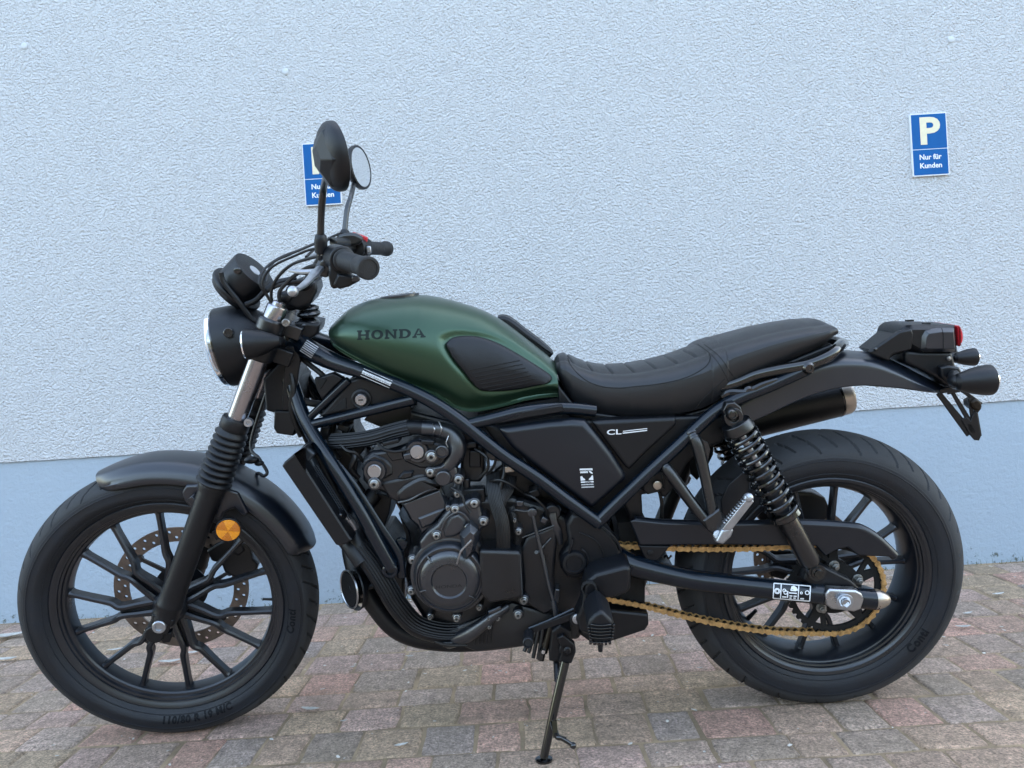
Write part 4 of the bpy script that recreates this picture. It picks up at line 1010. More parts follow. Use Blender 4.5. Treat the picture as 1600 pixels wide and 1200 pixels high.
def tank_mesh():
    NU, NT = 150, 56; rings = []
    for i in range(NU+1):
        t = (i/NU); t = t**1.35 if t < .5 else t - (.5-.5**1.35)*(1-t)*2
        u = u0+(u1-u0)*t; zt_, zb_ = float(np.interp(u, tu, tz)), float(np.interp(u, bu, bz)); hw = float(np.interp(t, hwU2, hwV2))
        zt_ = max(zt_, zb_+.002); zm = zb_ + .40*(zt_-zb_); half_ = []
        hb = hw*.80
        for j in range(NT+1):
            s_ = j/NT
            if s_ < .62:
                a = s_/.62*math.pi/2; e = 2/2.25
                y = hw*math.sin(a)**e; z = zm+(zt_-zm)*math.cos(a)**(2/1.95)
            elif s_ < .94:
                k = (s_-.62)/.32; y = hw - (hw-hb)*k**2.0; z = zm-(zm-zb_-.006)*k
            else:
                k = (s_-.94)/.06; y = hb + .0055*math.sin(min(1, k*2.2)*math.pi*.5); z = zb_ + .006 - .009*k
                if j == NT: y = hb*.9
            if y > .05 and inside(u, z, poly): y -= .0075*min(1, pdist(u, z, poly)/.013)**1.2
            half_.append((y, z))
        ring = [Vector((u, -y, z)) for y, z in half_] + [Vector((u, y, z)) for y, z in reversed(half_)][:-1]
        rings.append(ring)
    return fixn(loft(rings))
tm = tank_mesh(); tank = build('fuel_tank', tm, 'tank', bike, ang=42, label='matt metallic green fuel tank'); tbv = tm.bvh()
pm = pillow(pad_px, .12, .010, bvh=tbv); kp = build('knee_pad', pm, 'rubber', tank, ang=50); pbv = pm.bvh()
build('knee_pad', prism([(776, 497), (780, 493), (790, 493), (803, 500), (822, 515), (845, 532), (862, 547), (864, 552), (850, 560), (815, 535), (785, 512)], -.035, -.105, inset=.006, smooth=2), 'rubber', tank, bev=.003)
mb = MB()
for k in range(7):
    y0 = 458+k*22; xl = 945+k*16; xr_ = 1265+k*17 if k < 6 else 1330
    a, b = zq(3.81, 480, 440, [(xl+20, y0+62-k*1.0), (xr_, y0+4)])
    mb.join(seam([a, ((a[0]+b[0])/2, (a[1]+b[1])/2), b], pbv, .0011, off=.0002))
build('pad_rib', mb, 'seam', kp)
# filler cap
q = Vector((P(624, 462, 0).x, 0, float(np.interp(P(624, 462, 0).x, tu, tz))))
build('filler_cap', lathe(q, (-.06, 0, 1), [(-.02, .043), (.0005, .043), (.0015, .041), (.0018, .030), (.0026, .028), (.0026, 0)], 48), 'engine2', tank)
# name on the tank, letters drawn as slab-serif shapes
def glyph(ch):
    out = []
    def rc(x0, y0, x1, y1): out.append([(x0, y0), (x1, y0), (x1, y1), (x0, y1)])
    s = .16; st = .26
    if ch == 'H':
        rc(0, 0, .42, s); rc(.08, s, .08+st, 1-s); rc(0, 1-s, .42, 1); rc(.66, 0, 1.08, s); rc(.74, s, .74+st, 1-s); rc(.66, 1-s, 1.08, 1); rc(.08+st, .42, .74, .58); return out, 1.08
    if ch == 'N':
        rc(0, 0, .40, s); rc(.08, s, .08+.2, 1); out.append([(.28, 1), (.28, .72), (.80, 0), (.80, .30), (.30, 1)]); rc(.80, 0, 1.0, 1-s); rc(.70, 1-s, 1.10, 1); return out, 1.10
    if ch == 'A':
        out.append([(.10, s), (.28, s), (.62, 1), (.44, 1)]); out.append([(.62, 1), (.60, .72), (.78, s), (1.04, s)]); rc(0, 0, .38, s); rc(.70, 0, 1.14, s); out.append([(.36, .28), (.78, .28), (.72, .42), (.42, .42)]); return out, 1.14
    if ch in 'OD':
        n = 20; o = []; i_ = []
        for k in range(n+1):
            an = 2*math.pi*k/n
            if ch == 'O': o.append((.52+.52*math.cos(an), .5+.5*math.sin(an))); i_.append((.52+.25*math.cos(an), .5+.33*math.sin(an)))
        if ch == 'D':
            o = []; i_ = []
            for k in range(n+1):
                an = -math.pi/2+math.pi*k/n; o.append((.50+.54*math.cos(an), .5+.5*math.sin(an))); i_.append((.48+.28*math.cos(an), .5+.34*math.sin(an)))
            rc(0, 0, .5, s); rc(0, 1-s, .5, 1); rc(.08, s, .34, 1-s); o[0] = (.5, 0); i_[0] = (.5, s); o[-1] = (.5, 1); i_[-1] = (.5, 1-s)
        for k in range(n): out.append([i_[k], o[k], o[k+1], i_[k+1]])
        return out, 1.04
lg = MB(); x = 0.0
for ch in 'HONDA':
    gl, adv = glyph(ch)
    for q in gl:
        def mf(a, b): t = a/6.05; return (558+110*t + 2.0*b*0, 529.5-4.5*t - b*(15.0-1.2*t))
        sub = []; n_ = len(q)
        # split long edges so the print follows the tank
        for i in range(n_):
            a, b = q[i], q[(i+1) % n_]; sub.append((a[0]+x, a[1])); 
            if math.hypot(b[0]-a[0], b[1]-a[1]) > .3: sub.append(((a[0]+b[0])/2+x, (a[1]+b[1])/2))
        lg.join(decal(sub, [tuple(range(len(sub)))], mf, tbv, .0007))
    x += adv+.12
build('tank_lettering', lg, 'logo', tank, ang=80)

# ---------------------------------------------------------------- seat
stp = zq(3.077, 820, 460, [(142, 325), (146, 300), (160, 282), (185, 276), (210, 283), (250, 303), (300, 320), (350, 331), (400, 334), (460, 331), (520, 325), (600, 310), (650, 300), (710, 282), (760, 264), (800, 250), (830, 238), (855, 222), (880, 214), (940, 194), (1000, 177), (1100, 150), (1200, 130), (1300, 114), (1380, 110), (1430, 117), (1465, 132), (1490, 155), (1506, 182), (1512, 200)])
sbp = zq(3.077, 820, 460, [(142, 325), (150, 370), (172, 425), (200, 475), (235, 525), (280, 560), (330, 574), (400, 580), (500, 580), (600, 577), (700, 570), (780, 560), (850, 544), (910, 515), (960, 480), (1000, 440), (1050, 418), (1120, 386), (1200, 352), (1300, 310), (1400, 268), (1470, 232), (1506, 206), (1514, 200)])
su, sz = curve_u(stp, 0.0); lu, lz = curve_u(sbp, .115)
groove = [P(x, y, 0.03).x for x, y in zq(3.077, 820, 460, [(205, 290), (296, 340), (392, 345), (490, 345), (590, 325), (690, 310), (778, 280)])]
g0, g1_ = P(876, 560, .03).x, P(1108, 560, .03).x
strap0, strap1 = P(1098, 540, .05).x, P(1122, 535, .05).x
def seat_mesh():
    NU, NT = 300, 40; rings = []; a0, a1 = max(su[0], lu[0])+.0005, lu[-1]+.012
    for i in range(NU+1):
        t = i/NU; t = .5-.5*math.cos(math.pi*t)*(1) if False else t
        t = t + .0; u = a0+(a1-a0)*t; zt_, zb_ = float(np.interp(u, su, sz)), float(np.interp(u, lu, lz)); zt_ = max(zt_, zb_+.003)
        hw = float(np.interp(t, [0, .015, .05, .12, .25, .40, .55, .72, .88, .95, .985, 1], [.055, .075, .092, .105, .122, .130, .128, .120, .113, .108, .099, .078]))
        if t > .965: zt_ -= (zt_-zb_)*.42*((t-.965)/.035)**2
        half_ = []
        for j in range(NT+1):
            s_ = j/NT
            topw = .60 if t < .5 else .62
            if s_ < .55:
                a = s_/.55; y = hw*topw*a*1.02; z = zt_ - .010*a**2.5*min(1, (zt_-zb_)/.05)
                z1 = z; y1 = y
                k = 0
                for gx in groove: k = max(k, math.exp(-((u-gx-.010*a*a)/.0022)**2))
                if g0 < u < g1_: z -= .0045*k*(1-max(0, a-.93)/.07)
            elif s_ < .75:
                a = (s_-.55)/.20; y = hw*topw*1.02 + (hw-hw*topw*1.02)*math.sin(a*math.pi/2); zz = zt_-.010*min(1, (zt_-zb_)/.05); d_ = (zz-zb_)*.32; z = zz - d_*(1-math.cos(a*math.pi/2))
                zl = z
            else:
                a = (s_-.75)/.25; y = hw + .004*math.sin(a*math.pi) - .016*a**2; z = zl + (zb_-zl)*a
            if strap0 < u < strap1: y += .0022 if s_ > .4 else 0; z += .0022 if s_ < .75 else 0
            half_.append((y, z))
        rings.append([Vector((u, -y, z)) for y, z in half_] + [Vector((u, y, z)) for y, z in reversed(half_)][:-1])
    return fixn(loft(rings))
sm_ = seat_mesh(); seat = build('seat', sm_, 'seat', bike, ang=50, label='black ribbed dual seat'); sbv = sm_.bvh()
mb = MB()
Zs = lambda p_: zq(3.077, 820, 460, p_)
mb.join(seam(Zs([(205, 290), (215, 325), (245, 365), (295, 408), (345, 430), (400, 442), (460, 444), (540, 436), (620, 428), (720, 410), (790, 388), (840, 362), (875, 335), (892, 300), (885, 280)]), sbv, .0011))
for off in (0, 30):
    mb.join(seam(Zs([(832+off, 235), (880+off, 270), (920+off, 310), (955+off, 365), (975+off*1.3, 405), (985+off*1.3, 435)]), sbv, .0008))
mb.join(seam(Zs([(962, 400), (935, 425), (890, 465), (850, 505), (822, 545)]), sbv, .0009))
mb.join(seam(Zs([(960, 240), (1100, 205), (1250, 175), (1380, 160), (1460, 165)]), sbv, .0004) if False else MB())
build('seat_stitching', mb, 'seam', seat)
# seat base line, sub-frame loop behind it
loop = [(1108, 612, .112), (1150, 600, .114), (1180, 588, .116), (1215, 580, .116), (1260, 572, .116), (1290, 560, .112), (1306, 548, .095), (1314, 540, .05), (1315, 538, 0)]
lp = TP(loop); lp += [Vector((q.x, -q.y, q.z)) for q in reversed(lp[:-1])]
sf_ = tube([q+Vector((0, 0, .005)) for q in lp], .0118, 16)
for s_ in (1, -1):
    m1 = tube(TP([(1128, 618, .118), (1140, 612, .122), (1165, 612, .124), (1190, 600, .124), (1214, 592, .122)]), [.007, .009, .010, .0075, .006], 10)
    for x, y in ((1169, 610), (1262, 573)):
        m1.join(lathe(P(x, y, .122), (0, -1, 0), [(-.004, .0125), (.006, .0125), (.009, .010), (.011, .0085), (.011, .005), (.008, .0045), (.008, 0)], 20))
    sf_.join(mirrored(m1, s_))
build('seat_subframe', sf_, 'gloss', bike)
mb = prism([(872, 600), (905, 640), (985, 650), (1060, 648), (1105, 635), (1130, 612), (1180, 584), (1300, 535), (1305, 545), (1240, 578), (1150, 612), (1115, 646), (1060, 662), (900, 655), (874, 640)], .100, -.100, inset=.003)
build('seat_pan', mb, 'matt', bike, bev=.002)

# ---------------------------------------------------------------- side cover
Zc = lambda p_: zq(5, 620, 640, p_)
mb = prism([(752, 660), (782, 668), (916, 655), (1100, 648), (1050, 700), (1000, 748), (932, 812), (905, 796), (850, 756), (790, 712)], .118, -.12, inset=.004)
build('airbox', mb, 'matt', bike, bev=.003)
cp = [(776, 668), (800, 664), (860, 656), (895, 654), (915, 656), (932, 676), (956, 706), (975, 735), (980, 746), (975, 752), (948, 776), (925, 796), (912, 786), (880, 762), (840, 732), (800, 700)]
mb = prism(cp, .150, .118, inset=.010, drop=.010); sc_ = build('side_cover', mb, 'cover', bike, bev=.006, seg=3, ang=50); scb = mb.bvh()
mb = prism([(924, 657), (1056, 650), (1058, 662), (1010, 706), (984, 733), (977, 728), (948, 690)], .140, .10, inset=.005, drop=.005); pn = build('panel', mb, 'matt', sc_, bev=.003); pnb = mb.bvh()
vs, fs = text2('CL', 1, .02); mx = [q.x for q in vs]; my = [q.y for q in vs]; wx = max(mx)-min(mx); wy = max(my)-min(my)
mf = lambda a, b: (948+(a-min(mx))/wx*23, 677.5-(a-min(mx))/wx*1.0-(b-min(my))/wy*8.2)
build('badge', decal([(q.x, q.y) for q in vs], fs, mf, pnb, .0012).join(decal([(972, 674), (1011, 669.5), (1011, 671), (973, 675.6)], [(0, 1, 2, 3)], lambda a, b: (a, b), pnb, .0012)).join(decal([(973, 671.2), (1011, 666.8), (1011, 668), (973, 672.4)], [(0, 1, 2, 3)], lambda a, b: (a, b), pnb, .0012)), 'white', sc_)
# dealer sticker
def sticker():
    mb = MB(); D = lambda vs, fs: mb.join(decal(vs, fs, lambda a, b: (905.5+a*20+b*1.8, 730.3+b*20.5), scb, .0008))
    D([(0, 0), (1, -.03), (1, .13), (0, .16)], [(0, 1, 2, 3)]); D([(.02, .20), (.62, .18), (.62, .34), (.02, .36)], [(0, 1, 2, 3)])
    D([(0, .98), (1, .93), (1, 1.04), (0, 1.08)], [(0, 1, 2, 3)])
    D([(0, .60), (.14, .56), (.22, .70), (.36, .80), (.36, .88), (0, .92)], [(0, 1, 2, 3, 4, 5)]); D([(.64, .86), (.66, .76), (.80, .66), (.92, .50), (1, .52), (1, .86)], [(0, 1, 2, 3, 4, 5)])
    D([(.66, .17), (.80, .13), (.98, .30), (.98, .40), (.82, .34)], [(0, 1, 2, 3, 4)])
    return mb
build('sticker', sticker(), 'white', sc_)
for word, y, sz_ in (('MOTORRAD', 733.6, 2.6), ('TECHNIK', 738.2, 2.6), ('LANG', 751.0, 3.6)):
    vs, fs = text2(word, 1, .01); mx = [q.x for q in vs]; wx = max(mx)-min(mx); dark = y < 752
    wpx = {733.6: 18, 738.2: 11, 751.0: 9}[y]; x0_ = {738.2: 907, 751.0: 914}.get(y, 906+(y-730)*.09)
    mf = lambda a, b: (x0_+(a-min(mx))/wx*wpx+ (y-730)*.02, y-(a-min(mx))/wx*.7-(b)*sz_*1.25)
    build('sticker_text', decal([(q.x, q.y) for q in vs], fs, mf, scb, .0012), 'seam' if dark else 'white', sc_)
build('sticker_small_print', notice(908, 754.5, (19, -.9), (.1, 1.7), [(0, 1, 'small')], 1, scb, seed=3, off=.0012).join(notice(908.5, 758.3, (19.5, -.9), (.1, 1.9), [(0, 1, 'small')], 1, scb, seed=8, off=.0012)), 'white', sc_)

# ---------------------------------------------------------------- engine
Z5 = lambda p_: zq(5, 420, 560, p_)
Z6 = lambda p_: zq(5, 480, 760, p_)
Z7 = lambda p_: zq(5, 620, 640, p_)
Z8 = lambda p_: zq(5, 700, 800, p_)
core = prism([(634, 868), (668, 845), (700, 800), (740, 776), (800, 772), (860, 790), (900, 812), (930, 850), (940, 930), (905, 1000), (820, 1009), (790, 1013), (745, 1018), (706, 1004), (700, 985), (660, 968), (640, 935), (632, 900)], .115, -.14, inset=.01, drop=.01)
eng = build('engine', core, 'engine', bike, bev=.004)
# cylinder head + block, leaning forward
mb = prism([(566, 716), (580, 704), (610, 700), (640, 690), (680, 690), (700, 702), (706, 730), (690, 742), (624, 770), (612, 776), (596, 768), (580, 764), (566, 750)], .125, -.13, inset=.006, drop=.008)
mb.join(prism(Z6([(560, -40), (700, -70), (900, -110), (1040, -20), (1090, 90), (1000, 20), (720, 125), (640, 90)]), .128, -.13, inset=.005))
build('cylinder_head', mb, 'engine', eng, bev=.004)
mb = prism(Z6([(720, 122), (1040, 2), (1092, 108), (1100, 150), (1060, 210), (1000, 300), (890, 380), (850, 300), (800, 260), (770, 200)]), .130, -.12, inset=.006, drop=.007)
mb.join(prism(Z6([(860, 240), (1010, 180), (1080, 160), (1060, 200), (980, 290), (890, 330)]), .134, .12, inset=.004))
build('cylinder_block', mb, 'engine2', eng, bev=.004)
build('gasket_line', tube(TP([(622, 783, .131), (640, 779, .133), (660, 768, .134), (672, 763, .134), (688, 760, .131)]), .003, 8), 'engine2', eng)
def boss(px, py, v, r, h=.012, mt='engine2'):
    return lathe(P(px, py, v), (0, -1, 0), [(-.02, r*1.05), (h*.6, r), (h, r*.9), (h, r*.72), (h-.003, r*.66), (h-.003, 0)], 32)
# cam end bosses with bright plugs
for px, py in ((586, 733), (652.5, 703)):
    build('cam_boss', lathe(P(px, py, .128), (0, -1, 0), [(-.03, .026), (.004, .0245), (.008, .022), (.008, .0165), (.004, .016), (.004, 0)], 36), 'engine2', eng)
    build('cam_plug', lathe(P(px, py, .130), (0, -1, 0), [(0, .0150), (.009, .0148), (.0105, .0136), (.0108, 0)], 36), 'steel', eng)
mb = prism(Z5([(740, 790), (820, 740), (900, 770), (960, 830), (965, 900), (870, 950), (780, 930), (720, 860)]), .130, .10, inset=.004); mb.join(prism(Z5([(1060, 700), (1090, 640), (1180, 620), (1300, 650), (1420, 690), (1400, 800), (1300, 850), (1180, 850), (1060, 800)]), .130, .09, inset=.004)); mb.join(prism(Z5([(900, 720), (1040, 690), (1060, 780), (960, 800)]), .128, .09, inset=.003)); mb.join(prism(Z5([(1000, 930), (1050, 880), (1130, 870), (1120, 920), (1050, 940)]), .133, .1, inset=.003))
mb.join(prism(Z5([(1000, 1040), (1120, 950), (1230, 920), (1330, 990), (1360, 1000), (1200, 1060), (1030, 1110)]), .137, .1, inset=.006, smooth=2))
build('head_cover', mb, 'engine', eng, bev=.003)
# coolant elbow, thermostat housing and hoses
hs = tube(TP([(519, 688, .085), (545, 687, .095), (580, 682, .105), (615, 672, .115), (640, 666, .12), (662, 667, .12)]), [.0145, .0155, .0155, .0155, .0155, .0150], 18)
hose = build('coolant_hose', hs, 'rubber', eng)
rb = MB()
hp = cr_pts(TP([(519, 688, .085), (545, 687, .095), (580, 682, .105), (615, 672, .115), (640, 666, .12)]), 10)
for k in range(16):
    an = 2*math.pi*k/16; pts = []
    for i, q in enumerate(hp):
        t = (hp[min(i+1, len(hp)-1)]-hp[max(i-1, 0)]).normalized(); s_ = Vector((0, -1, 0)); s_ = (s_-t*s_.dot(t)).normalized(); pts.append(q+(s_*math.cos(an)+t.cross(s_)*math.sin(an))*.0160)
    rb.join(tube(pts, .0016, 5, sm=False))
build('hose_sleeve', rb, 'rubber', hose)
build('hose_clip', tube(TP([(676, 660, .13), (679, 669, .142), (676, 680, .13)]), .0015, 6).join(tube(TP([(686, 657, .13), (690, 668, .142), (686, 681, .13)]), .0015, 6)).join(tube(TP([(701, 679, .14), (697, 690, .143), (700, 697, .142)]), .001, 6)), 'steel', hose)
build('coolant_elbow', tube(TP([(660, 667, .12), (685, 669, .12), (705, 676, .12), (714, 690, .125), (713, 706, .13), (704, 722, .13), (694, 735, .125)]), [.0165, .017, .0195, .0205, .019, .016, .0145], 20), 'engine2', eng, label='dark grey cast coolant elbow')
mb = prism([(676, 728), (688, 726), (700, 716), (712, 726), (716, 742), (706, 754), (694, 756), (682, 748), (674, 742)], .142, .11, inset=.004); mb.join(lathe(P(693, 744, .142), (0, -1, 0), [(0, .0165), (.008, .016), (.010, .0145), (.010, 0)], 28)); build('thermostat_housing', mb, 'engine2', eng, bev=.002)
build('plug_recess', lathe(P(690.5, 704, .146), (0, -1, 0), [(-.004, .0145), (.003, .0135), (.004, .0115), (.001, .010), (.001, .006), (.003, .006), (.003, 0)], 28), 'engine2', eng)
# round left cover
rc_ = P(703, 900, .165)
mb = lathe(rc_, (0, -1, 0), [(-.06, .0845), (-.012, .0845), (-.008, .0835), (-.006, .080), (-.006, .077), (.0, .0755), (.009, .073), (.013, .0695), (.0135, .0675), (.0105, .0655), (.0105, .063), (.015, .0600), (.019, .0550), (.0215, .047), (.022, .0395), (.0225, .0375), (.0185, .0345), (.0180, .0), ], 96)
cc = build('clutch_cover', mb, 'engine2', eng, ang=30); cbv = mb.bvh()
vs, fs = text2('HONDA', 1, .015); mx = [q.x for q in vs]; wx = max(mx)-min(mx)
mb = decal([(q.x, q.y) for q in vs], fs, lambda a, b: (681+(a-min(mx))/wx*41, 916-(a-min(mx))/wx*3-b*6.5), cbv, .0006); build('cast_lettering', mb, 'engine', cc)
mb = MB()
for a in (200, 318, 52, 128):
    d = Vector((math.cos(R(a)), 0, math.sin(R(a)))); mb.join(bar_(rc_+d*.051+V(0, .019, 0), rc_+d*.067+V(0, .0115, 0), .004, .006))
build('cover_rib', mb, 'engine2', cc, bev=.001)
# upper triangular part of the cover
mb = prism(Z6([(870, 430), (930, 350), (1010, 290), (1060, 220), (1130, 140), (1200, 125), (1260, 90), (1330, 90), (1350, 140), (1370, 230), (1420, 300), (1360, 330), (1340, 420), (1380, 500), (1300, 520), (1000, 520), (880, 500)]), .158, .11, inset=.005, drop=.006)
mb.join(prism(Z6([(1060, 330), (1110, 230), (1180, 200), (1240, 260), (1250, 340), (1150, 390), (1070, 400)]), .164, .15, inset=.004, drop=.005))
build('water_pump_cover', mb, 'engine2', eng, bev=.003)
build('cover_edge', tube(TP([(Z6([q])[0]+(.166,)) for q in [(1050, 330), (1075, 260), (1120, 215), (1180, 190), (1230, 215), (1265, 260)]]), .0022, 8), 'engine2', eng)
mb = prism(Z6([(1185, 385), (1270, 300), (1330, 350), (1340, 400), (1310, 520), (1270, 570), (1220, 575), (1205, 490)]), .196, .15, inset=.009, drop=.014); build('cover_arm', mb, 'engine2', eng, bev=.0035)
build('cover_arm_edge', tube(TP([(714, 879, .186), (717, 869, .192), (721, 858, .194), (737, 842, .196)]), .0022, 8), 'steel', eng)
build('arm_pivot', lathe(P(734.5, 823, .165), (0, -1, 0), [(0, .0125), (.006, .012), (.008, .0095), (.010, .008), (.010, 0)], 24), 'gloss', eng)
# rectangular cover right of it
mb = prism([(748, 858), (811, 860), (815, 866), (818, 930), (812, 934), (765, 942), (750, 925)], .180, .10, inset=.004, drop=.005); build('side_case', mb, 'engine', eng, bev=.0035)
mb = MB(); mb.join(prism([(812, 860), (822, 838), (868, 818), (870, 850), (866, 900), (872, 950), (850, 960), (820, 940)], .135, .08, inset=.004)); build('gear_case', mb, 'engine', eng, bev=.003)
build('case_rib', tube(TP([(816, 838, .137), (840, 829, .138), (866, 819, .137)]), .002, 8).join(tube(TP([(841, 861, .137), (861, 839, .137)]), .0022, 8)).join(cyl(P(838, 861, .13), P(838, 861, .14), .004)), 'engine2', eng)
# lower hose joins the sump, sump details
build('sump', prism([(700, 985), (760, 958), (800, 940), (850, 955), (872, 965), (872, 1002), (820, 1009), (745, 1018), (706, 1004)], .125, -.12, inset=.008), 'engine', eng, bev=.003)
build('water_pipe', tube(TP([(700, 1000, .10), (730, 990, .13), (752, 975, .142), (775, 957, .142), (792, 946, .13)]), [.017, .0165, .0135, .0115, .010], 16), 'engine2', eng)
build('bracket_rod', tube(TP([(764, 955, .150), (772, 952, .15), (783, 947, .15)]), .0052, 10), 'engine2', eng)
# bolts
bl = [(584.5, 755, .145, 1.2), (674, 712.5, .146, 1.25), (672, 737, .144, 1), (716, 748, .148, 1), (714.5, 770.5, .14, .8), (741, 785.5, .162, 1), (711, 794.5, .162, 1), (755, 813.5, .162, 1), (682, 835.5, .162, 1), (644.5, 873.5, .150, 1), (642.5, 922, .150, .95), (748.5, 947.5, .150, .75), (713.5, 964.5, .150, .9), (818.5, 937, .150, 1), (809.5, 959.5, .145, 1), (777.5, 963.5, .145, .75), (763.5, 964, .150, .5), (764.5, 977, .150, .6), (810, 829, .146, .8), (700, 792, .150, .6), (804, 811, .14, .5), (672, 962, .14, .7)]
for px, py, v, k in bl:
    q = P(px, py, v); r_ = .0066*k
    build('bolt', lathe(q, (0, -1, 0), [(-.012, r_*1.25), (-.001, r_*1.25), (0, r_), (.005, r_), (.006, r_*.85), (.006, r_*.5), (.002, r_*.48), (.002, 0)], 18), 'bolt' if k > .45 else 'engine2', eng)
    if k > .45:
        build('hex_socket_shade', lathe(P(px, py, v+.0024), (0, -1, 0), [(0, r_*.5), (.0008, r_*.49), (.0008, 0)], 6), 'dark', eng)  # dark disc stands in for the shade inside the bolt socket
        build('bolt_boss', lathe(P(px, py, v), (0, -1, 0), [(-.05, r_*1.9), (-.003, r_*1.75), (-.0015, r_*1.5), (-.0015, 0)], 18), 'engine2', eng)
# stator/oil lines and loom
def ribbon(pts, wid, n_, r_):
    mb = MB(); c = cr_pts(TP(pts), 10)
    for k in range(n_):
        o = (k-(n_-1)/2)*wid/n_; l = []
        for i, q in enumerate(c):
            t = (c[min(i+1, len(c)-1)]-c[max(i-1, 0)]).normalized(); s_ = t.cross(Vector((0, 1, 0))).normalized(); l.append(q+s_*o+Vector((0, .004*(2*k/(n_-1)-1)**2, 0)))
        mb.join(tube(l, r_, 7, sm=False))
    return mb
build('wiring_loom', ribbon([(770, 735, .11), (771, 760, .135), (775, 785, .15), (783, 810, .160), (786, 835, .165), (786, 858, .165)], .028, 9, .0021).join(ribbon([(800, 742, .11), (795, 762, .13), (786, 776, .142), (780, 790, .148)], .022, 7, .0021)), 'cable', eng)
build('wiring_loom', ribbon([(798, 790, .13), (803, 815, .14), (808, 850, .14)], .014, 5, .002), 'cable', eng)
mb = prism([(722, 698), (752, 694), (757, 704), (757, 742), (750, 752), (724, 752), (718, 740)], .09, -.05, inset=.004); mb.join(prism([(724, 690), (745, 688), (747, 700), (724, 702)], .10, .0, inset=.003)); mb.join(cyl(P(729, 760, .11), P(729, 745, .11), .008)); mb.join(box(P(740, 770, .10), .05, .03, .03))
build('throttle_body', mb, 'engine', eng, bev=.003)
mb = prism([(790, 720), (830, 745), (880, 782), (905, 800), (880, 830), (840, 820), (800, 795), (775, 770), (772, 735)], .06, -.08, inset=.004); mb.join(prism([(796, 728), (806, 726), (808, 735), (797, 738)], .125, .10)); mb.join(cyl(P(832, 797, .13), P(832, 797, .10), .010)); mb.join(lathe(P(863, 795, .11), (0, -1, 0), [(0, .018), (.02, .017), (.02, .0)], 20))
build('starter_motor', mb, 'engine', eng, bev=.003)
build('throttle_spring', box(P(795, 731, .122), .016, .01, .012).join(box(P(799, 733, .124), .012, .01, .004)), 'caps', eng, bev=.001)
q1 = tube(TP([(832, 800, .142), (838, 830, .148), (848, 870, .155), (857, 910, .165), (866, 942, .172), (870, 958, .176)]), .0036, 10, sm=False)
q1.join(cyl(P(864.5, 937, .171), P(871, 968, .177), .0055, .0065)); q1.join(lathe(P(831.5, 798, .138), (0, -1, 0), [(0, .0095), (.007, .0095), (.008, .008), (.008, 0)], 20)); q1.join(tube(TP([(795, 800, .13), (805, 795, .136), (820, 797, .14), (830, 795, .14)]), .003, 8))
build('shift_rod', q1, 'engine2', eng)
build('clutch_arm', tube(TP([(863, 800, .13), (866, 815, .135), (872, 830, .132), (876, 848, .125)]), [.009, .007, .0085, .005], 12, flat=.5, fdir=(0, -1, 0)), 'engine2', eng)
# sprocket cover
mb = prism([(884, 818), (893, 802), (905, 800), (930, 812), (950, 826), (968, 848), (975, 872), (975, 890), (940, 898), (915, 900), (905, 905), (886, 902), (876, 888), (874, 874), (880, 862), (888, 850)], .150, .10, inset=.006, drop=.008)
spc = build('sprocket_cover', mb, 'matt', bike, bev=.003)
mb = lathe(P(897, 877, .150), (0, -1, 0), [(-.02, .029), (.002, .0275), (.008, .024), (.009, .020), (.009, .0175), (.0065, .0165), (.0065, 0)], 36); build('cover_boss', mb, 'matt', spc)
mb = tube(TP([(889, 862, .155), (893, 852, .158), (895, 840, .158)]), .003, 8).join(tube(TP([(908, 856, .156), (915, 862, .156), (921, 873, .154)]), .002, 8)).join(tube(TP([(895, 800, .152), (915, 808, .153), (940, 820, .153), (960, 838, .152), (970, 858, .150)]), .0025, 8)).join(tube(TP([(905, 830, .152), (930, 842, .153), (942, 862, .152), (943, 885, .152)]), .0015, 8))
build('cover_rib', mb, 'matt', spc)
# head pipes
ex = tube(TP([(585, 770, .06), (560, 800, .085), (553, 825, .10), (562, 850, .115), (582, 880, .125), (602, 912, .13), (622, 945, .13), (650, 975, .122), (690, 988, .11), (740, 985, .09)]), [.019, .021, .022, .0225, .023, .023, .023, .0225, .021, .02], 20)
hp_ = build('exhaust_pipe', ex, 'matt', bike, label='black exhaust pipe with ribbed heat sleeve')
c = cr_pts(TP([(560, 852, .128), (582, 880, .140), (602, 912, .146), (622, 945, .146), (650, 974, .138), (690, 986, .125), (730, 985, .11)]), 8); rb = MB()
for k in range(-4, 5):
    l = []
    for i, q in enumerate(c):
        t = (c[min(i+1, len(c)-1)]-c[max(i-1, 0)]).normalized(); s_ = t.cross(Vector((0, 1, 0))).normalized(); an = k*.26
        l.append(q + s_*(.0235*math.sin(an)) + Vector((0, .0235*(1-math.cos(an))-.0095, 0)))
    rb.join(tube(l, .0021, 6, sm=False))
build('heat_sleeve', rb, 'rubber', hp_)
ex = tube(TP([(575, 775, -.02), (552, 810, -.01), (548, 850, .02), (560, 900, .05), (590, 950, .06), (625, 985, .06), (680, 1000, .05), (760, 1000, .03), (860, 985, .0), (980, 960, -.06)]), .0215, 18); build('exhaust_pipe', ex, 'matt', bike)
